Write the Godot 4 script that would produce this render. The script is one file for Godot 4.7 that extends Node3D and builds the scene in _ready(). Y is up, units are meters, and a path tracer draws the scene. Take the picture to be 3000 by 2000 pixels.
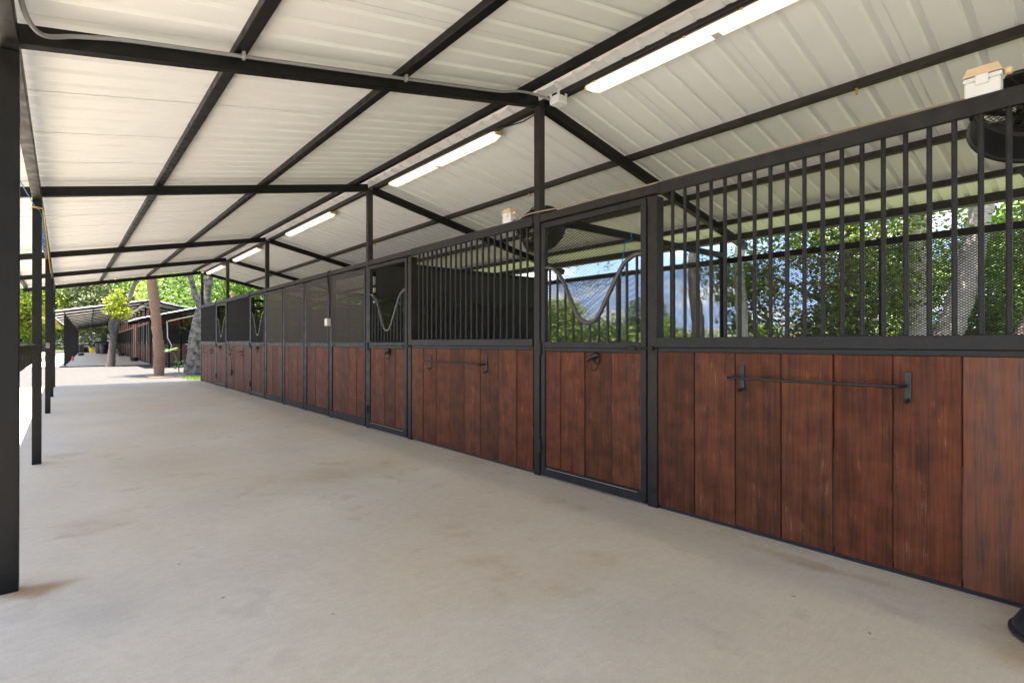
extends Node3D

# ---------------------------------------------------------------- mesh builder
class MB extends RefCounted:
	var v := PackedVector3Array()
	var n := PackedVector3Array()
	var u := PackedVector2Array()
	var c := PackedColorArray()
	var i := PackedInt32Array()
	var col := Color(1, 1, 1)

	func quad(a: Vector3, b: Vector3, d: Vector3, e: Vector3) -> void:   # counter-clockwise seen from outside
		var nn := (b - a).cross(e - a)
		if nn.length_squared() < 1e-16:
			nn = (d - b).cross(e - b)
		nn = nn.normalized()
		var k := v.size()
		v.append(a); v.append(b); v.append(d); v.append(e)
		for q in 4:
			n.append(nn); c.append(col)
		u.append(Vector2(0, 0)); u.append(Vector2((b - a).length(), 0)); u.append(Vector2((b - a).length(), (d - b).length())); u.append(Vector2(0, (e - a).length()))
		i.append(k); i.append(k + 2); i.append(k + 1); i.append(k); i.append(k + 3); i.append(k + 2)

	func tri(a: Vector3, b: Vector3, d: Vector3) -> void:
		var nn := (b - a).cross(d - a).normalized()
		var k := v.size()
		v.append(a); v.append(b); v.append(d)
		for q in 3:
			n.append(nn); c.append(col); u.append(Vector2.ZERO)
		i.append(k); i.append(k + 2); i.append(k + 1)

	func box(o: Vector3, s: Vector3, b := Basis()) -> void:
		var h := s * 0.5
		var p := []
		for k in 8:
			p.append(o + b * Vector3(h.x if k & 1 else -h.x, h.y if k & 2 else -h.y, h.z if k & 4 else -h.z))
		quad(p[4], p[5], p[7], p[6]); quad(p[1], p[0], p[2], p[3])
		quad(p[5], p[1], p[3], p[7]); quad(p[0], p[4], p[6], p[2])
		quad(p[6], p[7], p[3], p[2]); quad(p[0], p[1], p[5], p[4])

	func cbox(o: Vector3, s: Vector3, e: float, b := Basis()) -> void:   # box with chamfered edges
		var h := s * 0.5
		var f := func(x: float, y: float, z: float) -> Vector3: return o + b * Vector3(x, y, z)
		var g := h - Vector3(e, e, e)
		for s1 in [-1.0, 1.0]:
			_face(f.call(s1 * h.x, -g.y, -g.z), f.call(s1 * h.x, g.y, -g.z), f.call(s1 * h.x, g.y, g.z), f.call(s1 * h.x, -g.y, g.z), b * Vector3(s1, 0, 0))
			_face(f.call(-g.x, s1 * h.y, -g.z), f.call(g.x, s1 * h.y, -g.z), f.call(g.x, s1 * h.y, g.z), f.call(-g.x, s1 * h.y, g.z), b * Vector3(0, s1, 0))
			_face(f.call(-g.x, -g.y, s1 * h.z), f.call(g.x, -g.y, s1 * h.z), f.call(g.x, g.y, s1 * h.z), f.call(-g.x, g.y, s1 * h.z), b * Vector3(0, 0, s1))
			for s2 in [-1.0, 1.0]:
				_face(f.call(s1 * h.x, s2 * g.y, -g.z), f.call(s1 * g.x, s2 * h.y, -g.z), f.call(s1 * g.x, s2 * h.y, g.z), f.call(s1 * h.x, s2 * g.y, g.z), b * Vector3(s1, s2, 0))
				_face(f.call(s1 * h.x, -g.y, s2 * g.z), f.call(s1 * g.x, -g.y, s2 * h.z), f.call(s1 * g.x, g.y, s2 * h.z), f.call(s1 * h.x, g.y, s2 * g.z), b * Vector3(s1, 0, s2))
				_face(f.call(-g.x, s1 * h.y, s2 * g.z), f.call(-g.x, s1 * g.y, s2 * h.z), f.call(g.x, s1 * g.y, s2 * h.z), f.call(g.x, s1 * h.y, s2 * g.z), b * Vector3(0, s1, s2))
				for s3 in [-1.0, 1.0]:
					var q0: Vector3 = f.call(s1 * h.x, s2 * g.y, s3 * g.z)
					var q1: Vector3 = f.call(s1 * g.x, s2 * h.y, s3 * g.z)
					var q2: Vector3 = f.call(s1 * g.x, s2 * g.y, s3 * h.z)
					if (q1 - q0).cross(q2 - q0).dot(b * Vector3(s1, s2, s3)) > 0: tri(q0, q1, q2)
					else: tri(q0, q2, q1)

	func _face(a: Vector3, b: Vector3, d: Vector3, e: Vector3, out: Vector3) -> void:
		if (b - a).cross(e - a).dot(out) > 0: quad(a, b, d, e)
		else: quad(a, e, d, b)

	func beam(a: Vector3, b: Vector3, w: float, h: float, ch := 0.003) -> void:   # box from a to b, w across, h in the upright direction
		var z := (b - a).normalized()
		var x := Vector3.UP.cross(z)
		if x.length() < 0.01: x = Vector3.RIGHT
		x = x.normalized()
		cbox((a + b) * 0.5, Vector3(w, h, (b - a).length()), ch, Basis(x, z.cross(x), z))

	func tube(pts: Array, r, sides := 10, capped := true) -> void:
		var m := pts.size()
		var up := Vector3.UP
		var k0 := v.size()
		var t0: Vector3 = (pts[1] - pts[0]).normalized()
		if absf(t0.dot(up)) > 0.95: up = Vector3.RIGHT
		var x := (up - t0 * up.dot(t0)).normalized()
		var run := 0.0
		for a in m:
			var t: Vector3 = ((pts[mini(a + 1, m - 1)] - pts[maxi(a - 1, 0)]) as Vector3).normalized()
			x = (x - t * x.dot(t)).normalized()
			var y := t.cross(x)
			if a > 0: run += (pts[a] - pts[a - 1]).length()
			var rr: float = r[a] if r is Array else r
			for s in sides + 1:
				var an := TAU * s / sides
				var d := x * cos(an) + y * sin(an)
				v.append(pts[a] + d * rr); n.append(d); c.append(col); u.append(Vector2(float(s) / sides * TAU * rr, run))
		for a in m - 1:
			for s in sides:
				var p := k0 + a * (sides + 1) + s
				i.append(p); i.append(p + sides + 1); i.append(p + 1)
				i.append(p + 1); i.append(p + sides + 1); i.append(p + sides + 2)
		if capped:
			for e in [0, m - 1]:
				var t: Vector3 = (pts[e] - pts[1 if e == 0 else m - 2]).normalized()
				var kc := v.size()
				v.append(pts[e]); n.append(t); c.append(col); u.append(Vector2.ZERO)
				for s in sides + 1:
					v.append(v[k0 + e * (sides + 1) + s]); n.append(t); c.append(col); u.append(Vector2.ZERO)
				for s in sides:
					if e == 0: i.append(kc); i.append(kc + 1 + s); i.append(kc + 2 + s)
					else: i.append(kc); i.append(kc + 2 + s); i.append(kc + 1 + s)

	func lathe(prof: Array, sides: int, o := Vector3.ZERO, b := Basis()) -> void:   # prof: [radius, height] from bottom to top, outer side
		for a in prof.size() - 1:
			var r0: float = prof[a][0]; var y0: float = prof[a][1]
			var r1: float = prof[a + 1][0]; var y1: float = prof[a + 1][1]
			var nd := Vector2(y1 - y0, r0 - r1).normalized()
			var k := v.size()
			for s in sides + 1:
				var an := TAU * s / sides
				var d := Vector3(cos(an), 0, sin(an))
				v.append(o + b * (d * r0 + Vector3(0, y0, 0))); v.append(o + b * (d * r1 + Vector3(0, y1, 0)))
				for q in 2:
					n.append((b * (d * nd.x + Vector3(0, nd.y, 0))).normalized()); c.append(col); u.append(Vector2(s / float(sides), y0 if q == 0 else y1))
			for s in sides:
				var p := k + s * 2
				i.append(p); i.append(p + 2); i.append(p + 1); i.append(p + 1); i.append(p + 2); i.append(p + 3)

	func mesh() -> ArrayMesh:
		var a := []
		a.resize(Mesh.ARRAY_MAX)
		a[Mesh.ARRAY_VERTEX] = v; a[Mesh.ARRAY_NORMAL] = n; a[Mesh.ARRAY_TEX_UV] = u; a[Mesh.ARRAY_COLOR] = c; a[Mesh.ARRAY_INDEX] = i
		var m := ArrayMesh.new()
		m.add_surface_from_arrays(Mesh.PRIMITIVE_TRIANGLES, a)
		return m

# ---------------------------------------------------------------- scene helpers
var M := {}
var used := {}
var rng := RandomNumberGenerator.new()
var cache := {}

func numbered(called: String) -> String:
	var k: int = used.get(called, 0)
	used[called] = k + 1
	return called if k == 0 else "%s_%03d" % [called, k]

func meta(o: Node, label: String, category: String, group := "") -> void:
	o.set_meta("label", label); o.set_meta("category", category)
	if group: o.set_meta("group", group)

func thing(called: String, label: String, category: String, at := Vector3.ZERO, group := "", turn := 0.0) -> Node3D:
	var o := Node3D.new()
	o.name = numbered(called)
	add_child(o)
	o.position = at
	o.rotation.y = turn
	meta(o, label, category, group)
	return o

func part(called: String, mesh: Mesh, mat: Material, parent: Node3D, at := Vector3.ZERO) -> MeshInstance3D:
	var o := MeshInstance3D.new()
	o.name = called
	o.mesh = mesh
	o.material_override = mat
	parent.add_child(o, true)
	o.position = at
	return o

func single(called: String, mb: MB, mat: Material, label: String, category: String, at := Vector3.ZERO, group := "") -> MeshInstance3D:
	var o := MeshInstance3D.new()
	o.name = numbered(called)
	o.mesh = mb.mesh()
	o.material_override = mat
	add_child(o)
	o.position = at
	meta(o, label, category, group)
	return o

func structure(called: String, mb: MB, mat: Material) -> MeshInstance3D:
	var o := MeshInstance3D.new()
	o.name = called
	o.mesh = mb.mesh()
	o.material_override = mat
	add_child(o)
	o.set_meta("kind", "structure")
	return o

func boxmesh(s: Vector3, ch := 0.003) -> ArrayMesh:
	var key := "b%.4f_%.4f_%.4f_%.4f" % [s.x, s.y, s.z, ch]
	if not cache.has(key):
		var b := MB.new()
		b.cbox(Vector3.ZERO, s, ch)
		cache[key] = b.mesh()
	return cache[key]

func rodmesh(r: float, h: float, sides := 12) -> ArrayMesh:
	var key := "r%.4f_%.4f_%d" % [r, h, sides]
	if not cache.has(key):
		var b := MB.new()
		b.tube([Vector3.ZERO, Vector3(0, h, 0)], r, sides)
		cache[key] = b.mesh()
	return cache[key]

func lin(r: float, g: float, b: float) -> Color:
	return Color(r, g, b).linear_to_srgb()

func mat(c: Color, rough := 0.7, metal := 0.0) -> StandardMaterial3D:
	var m := StandardMaterial3D.new()
	m.albedo_color = c
	m.roughness = rough
	m.metallic = metal
	return m

func noise(seed_: int, freq: float, oct := 4, kind := FastNoiseLite.TYPE_SIMPLEX_SMOOTH) -> FastNoiseLite:
	var f := FastNoiseLite.new()
	f.noise_type = kind
	f.seed = seed_
	f.frequency = freq
	f.fractal_octaves = oct
	return f

func nimg(seed_: int, freq: float, w: int, h: int, oct := 4, sw := 0, sh := 0) -> PackedByteArray:   # seamless noise, stretched to w x h
	var im := noise(seed_, freq, oct).get_seamless_image(sw if sw else w, sh if sh else h)
	im.convert(Image.FORMAT_L8)
	if sw or sh: im.resize(w, h, Image.INTERPOLATE_CUBIC)
	return im.get_data()

func tex(bytes: PackedByteArray, w: int, h: int, fmt := Image.FORMAT_RGB8) -> ImageTexture:
	return ImageTexture.create_from_image(Image.create_from_data(w, h, false, fmt, bytes))

func tint(a: Color, b: Color, w: int, h: int, layers: Array, gain := 1.0) -> ImageTexture:   # layers: [bytes, weight]; ramps linear colours a..b
	var out := PackedByteArray()
	out.resize(w * h * 3)
	var lut := PackedByteArray()
	for k in 256:
		var q := lin(lerpf(a.r, b.r, k / 255.0), lerpf(a.g, b.g, k / 255.0), lerpf(a.b, b.b, k / 255.0))
		lut.append(int(clampf(q.r, 0, 1) * 255)); lut.append(int(clampf(q.g, 0, 1) * 255)); lut.append(int(clampf(q.b, 0, 1) * 255))
	var acc := PackedFloat32Array()
	acc.resize(w * h)
	for l in layers:
		var d: PackedByteArray = l[0]
		var wt: float = l[1] / 255.0
		for p in w * h:
			acc[p] += (d[p] - 127.5) * wt
	for p in w * h:
		var k := clampi(int((acc[p] * gain + 0.5) * 255.0), 0, 255) * 3
		out[p * 3] = lut[k]; out[p * 3 + 1] = lut[k + 1]; out[p * 3 + 2] = lut[k + 2]
	return tex(out, w, h)

func grey(bytes: PackedByteArray, w: int, h: int, lo: float, hi: float) -> ImageTexture:
	var o := PackedByteArray()
	o.resize(w * h)
	for p in w * h:
		o[p] = int(clampf(lerpf(lo, hi, bytes[p] / 255.0), 0, 1) * 255)
	return tex(o, w, h, Image.FORMAT_L8)

func bump(bytes: PackedByteArray, w: int, h: int, strength: float) -> ImageTexture:
	var im := Image.create_from_data(w, h, false, Image.FORMAT_L8, bytes)
	im.convert(Image.FORMAT_RGBA8)
	im.bump_map_to_normal_map(strength)
	return ImageTexture.create_from_image(im)

func world_map(m: StandardMaterial3D, metres: float, off := Vector3.ZERO, in_world := true) -> void:
	m.uv1_triplanar = true
	m.uv1_world_triplanar = in_world
	m.uv1_scale = Vector3.ONE / metres
	m.uv1_offset = off
	m.uv1_triplanar_sharpness = 4.0

# ---------------------------------------------------------------- shared measures (metres; the aisle runs along -z)
const WX := 3.42          # face of the stall fronts
const PX := -0.2075       # middle of the outer posts
const BX := 6.92          # back wall
const BENTS := [3.64, -0.02, -3.68, -7.345, -12.5, -16.21, -19.72]
const LS := 0.2           # left roof pitch
const RS := 0.215         # right roof pitch

func lroof(x: float) -> float: return 2.765 + LS * (x + 0.145)      # underside of the left rafters
func rroof(x: float) -> float: return 3.478 - RS * (x - WX)         # underside of the right rafters

func _ready() -> void:
	rng.seed = 7
	camera_and_light()
	materials()
	print("materials")
	setting()
	barn()
	print("barn")
	stall_fronts()
	stall_insides()
	print("stalls")
	fittings()
	yard_buildings()
	print("yard")
	vegetation()
	print("plants")

# ---------------------------------------------------------------- camera, sky, sun
func camera_and_light() -> void:
	var cam := Camera3D.new()
	cam.name = "camera"
	add_child(cam)
	cam.position = Vector3(0, 1.25, 0)
	cam.rotation_degrees = Vector3(0.129, -40.2413, 0)
	cam.fov = rad_to_deg(2.0 * atan(1000.0 / 1555.0))
	cam.near = 0.05
	cam.far = 900.0
	var sun := DirectionalLight3D.new()
	sun.name = "sun"
	add_child(sun)
	sun.light_color = Color(1.0, 0.96, 0.9)
	sun.light_energy = 1.4
	sun.light_angular_distance = 0.6
	sun.shadow_enabled = true
	sun.look_at_from_position(Vector3.ZERO, Vector3(0.17, -1, -0.06), Vector3.RIGHT)
	var env := Environment.new()
	env.background_mode = Environment.BG_SKY
	var pano := PanoramaSkyMaterial.new()
	pano.panorama = sky_picture()
	pano.energy_multiplier = 0.42
	var sky := Sky.new()
	sky.sky_material = pano
	env.sky = sky
	env.tonemap_mode = Environment.TONE_MAPPER_LINEAR
	env.tonemap_exposure = 7.3
	env.sdfgi_enabled = true
	env.ssao_enabled = true
	env.ssil_enabled = true
	var we := WorldEnvironment.new()
	we.name = "environment"
	we.environment = env
	add_child(we)

func sky_picture() -> ImageTexture:   # blue air that pales towards the horizon, with fair-weather clouds
	var w := 768
	var h := 384
	var im := Image.create(w, h, false, Image.FORMAT_RGBF)
	var f := noise(11, 1.0, 6)
	var g := noise(12, 1.0, 3)
	for y in h:
		var el := PI * (0.5 - (y + 0.5) / h)
		var t := clampf(sin(maxf(el, 0.0)), 0.0, 1.0)
		var air := Color(0.42, 0.57, 0.84).lerp(Color(0.13, 0.28, 0.66), pow(t, 0.5))
		if el < 0.0: air = Color(0.42, 0.40, 0.36)
		for x in w:
			var az := TAU * x / w
			var q := air
			if el > 0.0:
				var d := Vector3(cos(az) * cos(el), sin(el), sin(az) * cos(el))
				var p := d / (d.y + 0.22)
				var k := f.get_noise_3d(p.x * 1.7, p.y * 1.7, p.z * 1.7) + 0.25 * g.get_noise_3d(p.x * 0.35, 7.0, p.z * 0.35)
				k = smoothstep(-0.06, 0.30, k)
				var b := 0.86 + 0.22 * f.get_noise_3d(p.x * 1.9, 3.0, p.z * 1.9)
				q = air.lerp(Color(b, b, b * 1.02), k * 0.9)
			im.set_pixel(x, y, q)
	return ImageTexture.create_from_image(im)

# ---------------------------------------------------------------- materials
func materials() -> void:
	var S := 512
	# painted steel: near-black, a little dusty
	var dust := nimg(21, 0.012, S, S, 5)
	var fine := nimg(22, 0.11, S, S, 3)
	M.steel = mat(Color.WHITE, 0.42)
	M.steel.albedo_texture = tint(Color(0.0045, 0.0043, 0.0042), Color(0.012, 0.0112, 0.0106), S, S, [[dust, 0.8], [fine, 0.35]])
	M.steel.roughness_texture = grey(dust, S, S, 0.30, 0.62)
	M.steel.roughness = 1.0
	M.steel.metallic_specular = 0.30
	world_map(M.steel, 0.9)
	M.steel_brown = M.steel.duplicate()
	M.steel_brown.albedo_texture = tint(Color(0.013, 0.0112, 0.010), Color(0.034, 0.029, 0.0255), S, S, [[dust, 0.8], [fine, 0.35]])
	M.steel_front = M.steel.duplicate()
	M.steel_front.albedo_texture = tint(Color(0.012, 0.0118, 0.0115), Color(0.032, 0.0315, 0.0305), S, S, [[dust, 0.7], [fine, 0.35]])
	M.yoke = mat(lin(0.05, 0.047, 0.045), 0.25)
	M.mesh = mat(lin(0.034, 0.029, 0.026), 0.55)
	M.black = mat(lin(0.012, 0.012, 0.013), 0.5)
	M.rubber = mat(lin(0.016, 0.019, 0.026), 0.42)
	# stained planks: stretched grain, blotches, pale scratches
	var W := 1024
	var g1 := nimg(31, 0.11, W, W, 4, W, 24)
	var g2 := nimg(32, 0.022, W, W, 4, W, 64)
	var g3 := nimg(33, 0.30, W, W, 2, W, 40)
	var bl := nimg(34, 0.008, W, W, 4)
	var plank_tex := tint(Color(0.027, 0.0092, 0.0052), Color(0.172, 0.058, 0.025), W, W, [[g1, 0.45], [g2, 0.45], [g3, 0.28], [bl, 0.50]], 0.95)
	var scr := nimg(35, 0.03, W, W, 3, W, 128)
	var spk := nimg(36, 0.16, W, W, 2)
	var im := plank_tex.get_image()
	var pd := im.get_data()
	for p in W * W:   # worn, dusty flecks
		var a := clampf((scr[p] - 154) / 50.0, 0.0, 1.0) * clampf((g3[p] * 0.7 + spk[p] * 0.3 - 124) / 50.0, 0.0, 1.0) * clampf((bl[p] - 95) / 80.0, 0.0, 1.0)
		if a > 0.0:
			pd[p * 3] = int(lerpf(pd[p * 3], 154, a * 0.65)); pd[p * 3 + 1] = int(lerpf(pd[p * 3 + 1], 112, a * 0.65)); pd[p * 3 + 2] = int(lerpf(pd[p * 3 + 2], 86, a * 0.65))
	var wood_tex := tex(pd, W, W)
	var wood_rough := grey(g2, W, W, 0.46, 0.74)
	var wood_bump := bump(g3, W, W, 1.2)
	M.wood = []
	var tones := [Color(1, 1, 1), Color(0.90, 0.90, 0.91), Color(1, 1.0, 0.97), Color(0.96, 0.91, 0.88), Color(1.0, 0.96, 0.94), Color(0.87, 0.87, 0.86)]
	for k in 6:
		var m := mat(tones[k], 1.0)
		m.albedo_texture = wood_tex
		m.roughness_texture = wood_rough
		m.metallic_specular = 0.30
		m.normal_enabled = true
		m.normal_texture = wood_bump
		m.normal_scale = 0.35
		world_map(m, 1.9, Vector3(0.17 * k, 0.23 * k, 0.37 * k))
		M.wood.append(m)
	# the orange worn plank beside the tub
	var rust := tint(Color(0.022, 0.0075, 0.0045), Color(0.25, 0.074, 0.020), W, W, [[g1, 0.5], [g2, 0.7], [g3, 0.55], [bl, 0.45]], 0.72)
	M.wood_worn = mat(Color(0.95, 0.95, 0.95), 1.0)
	M.wood_worn.albedo_texture = rust
	M.wood_worn.roughness_texture = wood_rough
	world_map(M.wood_worn, 1.7, Vector3(0.4, 0.1, 0.21))
	M.board_black = mat(Color.WHITE, 0.7)   # partitions are painted black
	M.board_black.albedo_texture = tint(Color(0.006, 0.0055, 0.005), Color(0.020, 0.018, 0.016), S, S, [[nimg(39, 0.05, S, S, 4, S, 12), 0.8], [dust, 0.5]])
	world_map(M.board_black, 2.3)
	M.wood_tan = mat(Color.WHITE, 0.75)
	M.wood_tan.albedo_texture = tint(Color(0.12, 0.062, 0.043), Color(0.30, 0.175, 0.125), S, S, [[nimg(37, 0.05, S, S, 4, S, 12), 0.8], [dust, 0.5]])
	world_map(M.wood_tan, 2.0)
	M.wood_red = mat(Color.WHITE, 0.75)
	M.wood_red.albedo_texture = tint(Color(0.065, 0.018, 0.009), Color(0.20, 0.058, 0.028), S, S, [[nimg(38, 0.05, S, S, 4, S, 12), 0.8], [dust, 0.5]])
	world_map(M.wood_red, 2.0)
	# white roof sheets with faint grime
	M.sheet = mat(Color.WHITE, 0.55)
	M.sheet.albedo_texture = tint(Color(0.62, 0.622, 0.612), Color(0.80, 0.805, 0.805), S, S, [[dust, 0.22], [fine, 0.05]])
	world_map(M.sheet, 3.1)
	M.lamp_tint_cap = mat(lin(0.62, 0.55, 0.50), 0.5)  # pinkish lamp light put into the ridge cap colour
	# concrete slab: its own picture, laid over the slab once (u across the aisle, v along it)
	M.concrete = mat(Color.WHITE, 0.9)
	M.concrete.albedo_texture = slab_picture()
	M.concrete.normal_enabled = true
	M.concrete.normal_texture = bump(nimg(52, 0.30, S, S, 3), S, S, 1.6)
	M.concrete.normal_scale = 0.0
	var speck := tint(Color(0.82, 0.815, 0.81), Color(1.0, 1.0, 1.0), S, S, [[nimg(53, 0.35, S, S, 2), 0.35], [nimg(54, 0.10, S, S, 4), 0.55], [nimg(55, 0.02, S, S, 3), 0.4], [nimg(56, 0.06, S, S, 3, 60, S), 0.3]], 1.1)
	M.concrete.normal_enabled = false
	M.concrete.detail_enabled = true
	M.concrete.detail_blend_mode = BaseMaterial3D.BLEND_MODE_MUL
	M.concrete.detail_uv_layer = BaseMaterial3D.DETAIL_UV_2
	M.concrete.detail_albedo = speck
	M.concrete.uv2_triplanar = true
	M.concrete.uv2_world_triplanar = true
	M.concrete.uv2_scale = Vector3.ONE / 0.83
	M.concrete_far = mat(Color.WHITE, 0.9)
	M.concrete_far.albedo_texture = tint(Color(0.44, 0.41, 0.36), Color(0.60, 0.565, 0.505), S, S, [[dust, 0.8], [fine, 0.3]])
	world_map(M.concrete_far, 6.0)
	# ground covers
	var grv := nimg(61, 0.28, S, S, 2)
	M.gravel = mat(Color.WHITE, 0.95)
	M.gravel.albedo_texture = tint(Color(0.038, 0.036, 0.034), Color(0.120, 0.112, 0.107), S, S, [[grv, 0.75], [nimg(62, 0.02, S, S, 4), 0.45], [fine, 0.3]])
	M.gravel.normal_enabled = true
	M.gravel.normal_texture = bump(grv, S, S, 4.0)
	world_map(M.gravel, 2.2)
	M.bounce_drive = M.gravel.duplicate()
	M.bounce_drive.albedo_texture = tint(Color(0.22, 0.215, 0.207), Color(0.52, 0.507, 0.49), S, S, [[grv, 0.6], [fine, 0.3]])  # pale copy of the gravel, lightened to bounce sunlight under the roofs
	M.lawn = mat(Color.WHITE, 0.95)
	M.lawn.albedo_texture = tint(Color(0.05, 0.07, 0.025), Color(0.18, 0.20, 0.085), S, S, [[nimg(63, 0.2, S, S, 3), 0.6], [dust, 0.5]])
	world_map(M.lawn, 2.5)
	M.dirt = mat(Color.WHITE, 0.95)
	M.dirt.albedo_texture = tint(Color(0.10, 0.075, 0.05), Color(0.26, 0.20, 0.14), S, S, [[grv, 0.5], [dust, 0.5]])
	world_map(M.dirt, 2.0)
	# bark
	var bk := nimg(71, 0.06, S, S, 4, S, 160)
	M.bark = mat(Color.WHITE, 0.9)
	M.bark.albedo_texture = tint(Color(0.028, 0.021, 0.017), Color(0.17, 0.138, 0.118), S, S, [[bk, 0.9], [nimg(72, 0.02, S, S, 4), 0.7]])
	M.bark.normal_enabled = true
	M.bark.normal_texture = bump(bk, S, S, 5.0)
	world_map(M.bark, 0.9)
	M.bark_pale = M.bark.duplicate()
	M.bark_pale.albedo_texture = tint(Color(0.20, 0.165, 0.14), Color(0.62, 0.57, 0.53), S, S, [[bk, 0.8], [nimg(73, 0.016, S, S, 4), 0.6]])
	M.bark_lichen = M.bark.duplicate()
	M.bark_lichen.albedo_texture = tint(Color(0.010, 0.010, 0.007), Color(0.27, 0.245, 0.205), S, S, [[nimg(74, 0.010, S, S, 5), 1.2], [bk, 0.4]], 1.1)
	world_map(M.bark_lichen, 1.3)
	var fib := nimg(75, 0.07, S, S, 4, 170, S)
	M.palm_bark = M.bark.duplicate()
	M.palm_bark.albedo_texture = tint(Color(0.13, 0.065, 0.035), Color(0.46, 0.29, 0.19), S, S, [[fib, 0.9], [nimg(76, 0.03, S, S, 4), 0.5]])
	M.palm_bark.normal_texture = bump(fib, S, S, 6.0)
	M.leaf = mat(Color.WHITE, 0.55)
	M.leaf.vertex_color_use_as_albedo = true
	M.leaf.backlight_enabled = true
	M.leaf.backlight = lin(0.20, 0.26, 0.05)
	M.leaf.cull_mode = BaseMaterial3D.CULL_DISABLED
	# small things
	M.diffuser = mat(lin(0.85, 0.82, 0.76), 0.4)
	M.diffuser.emission_enabled = true
	M.diffuser.emission = Color(1.0, 0.95, 0.86)
	M.diffuser.emission_energy_multiplier = 0.13
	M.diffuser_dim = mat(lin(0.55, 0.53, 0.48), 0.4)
	M.housing = mat(lin(0.42, 0.32, 0.20), 0.6)
	M.clip = mat(lin(0.45, 0.33, 0.16), 0.5)
	M.conduit = mat(lin(0.20, 0.205, 0.21), 0.45)
	M.pvc = mat(lin(0.62, 0.63, 0.64), 0.45)
	M.cream = mat(lin(0.60, 0.45, 0.28), 0.55)
	M.beige = mat(lin(0.58, 0.53, 0.43), 0.5)
	M.white = mat(lin(0.62, 0.62, 0.61), 0.5)
	M.galv = mat(lin(0.45, 0.45, 0.45), 0.4, 0.6)
	M.galv_dark = mat(lin(0.03, 0.03, 0.03), 0.35, 0.5)
	M.yellow = mat(lin(0.75, 0.46, 0.03), 0.6)
	M.blue = mat(lin(0.02, 0.16, 0.42), 0.6)
	M.red = mat(lin(0.55, 0.02, 0.02), 0.4)
	M.terracotta = mat(lin(0.55, 0.22, 0.09), 0.8)
	M.house = mat(lin(0.78, 0.74, 0.72), 0.8)
	M.glass = mat(lin(0.02, 0.025, 0.03), 0.08)
	M.car_green = mat(lin(0.012, 0.03, 0.018), 0.15)
	M.tyre = mat(lin(0.012, 0.012, 0.012), 0.8)

const SLAB := Rect2(-2.4, -20.15, 5.86, 26.15)   # x, z, width, length

func slab_picture() -> ImageTexture:
	var w := 512
	var h := 2048
	var big := noise(81, 1.0, 5)
	var mid := noise(82, 1.0, 4)
	# stains seen in the photograph: x, z, half width across, half length, strength, kind (0 tan, 1 grey)
	var stains := [[-0.08, -3.62, 0.17, 0.08, 1.5, 0], [0.02, -7.71, 0.22, 0.16, 0.5, 1], [1.94, -4.95, 0.85, 0.45, 0.5, 0], [3.28, -4.5, 0.22, 0.22, 0.5, 0],
		[3.23, -1.27, 0.05, 0.30, 0.7, 0], [3.25, -0.9, 0.05, 0.20, 0.6, 0], [2.98, -0.32, 0.20, 0.12, 0.9, 0], [1.69, -2.13, 0.5, 0.3, 0.2, 0], [2.12, -1.97, 0.5, 0.2, 0.25, 0], [0.17, -4.69, 0.2, 0.25, 0.5, 0], [2.4, -3.2, 0.8, 0.9, 0.35, 0], [0.15, -3.1, 0.18, 0.2, 0.35, 1], [0.9, -6.6, 0.5, 1.0, 0.3, 0], [2.9, -8.9, 0.4, 1.6, 0.3, 0]]
	var out := PackedByteArray()
	out.resize(w * h * 3)
	for y in h:
		var z := SLAB.position.y + SLAB.size.y * (y + 0.5) / h
		var near := []
		for s in stains:
			if absf(z - s[1]) < s[3] * 2.2: near.append(s)
		for x in w:
			var xx := SLAB.position.x + SLAB.size.x * (x + 0.5) / w
			var a := big.get_noise_2d(xx * 0.55, z * 0.55)
			var b := mid.get_noise_2d(xx * 2.3 + 40.0, z * 2.3)
			var t := clampf(0.5 + 0.55 * a + 0.25 * b, 0.0, 1.0)
			var warm := clampf(0.5 + 0.9 * mid.get_noise_2d(xx * 0.4 + 9.0, z * 0.4), 0.0, 1.0)
			var q := Color(0.485, 0.445, 0.38).lerp(Color(0.63, 0.59, 0.52), t)
			q = q.lerp(Color(0.55, 0.465, 0.335), 0.75 * warm * (0.4 + 0.6 * t))
			var spot := clampf((b - 0.34) * 4.0, 0.0, 1.0) * 0.25
			q = q.lerp(Color(0.26, 0.22, 0.18), spot * 0.8)
			for s in near:
				var dx: float = (xx - s[0]) / s[2]
				var dz: float = (z - s[1]) / s[3]
				var k := clampf(1.25 - sqrt(dx * dx + dz * dz) + 0.9 * b + 0.4 * a, 0.0, 1.0) * float(s[4]) * 0.55
				q = q.lerp(Color(0.34, 0.22, 0.10) if s[5] == 0 else Color(0.20, 0.19, 0.18), k)
			var e := q.linear_to_srgb()
			var p := (y * w + x) * 3
			out[p] = int(e.r * 255); out[p + 1] = int(e.g * 255); out[p + 2] = int(e.b * 255)
	return tex(out, w, h)

# ---------------------------------------------------------------- ground, slab, yard
func sheet(x0: float, x1: float, z0: float, z1: float, y: float, fit := false) -> MB:
	var b := MB.new()
	b.quad(Vector3(x0, y, z1), Vector3(x1, y, z1), Vector3(x1, y, z0), Vector3(x0, y, z0))
	if fit: b.u = PackedVector2Array([Vector2(0, 1), Vector2(1, 1), Vector2(1, 0), Vector2(0, 0)])
	return b

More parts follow.
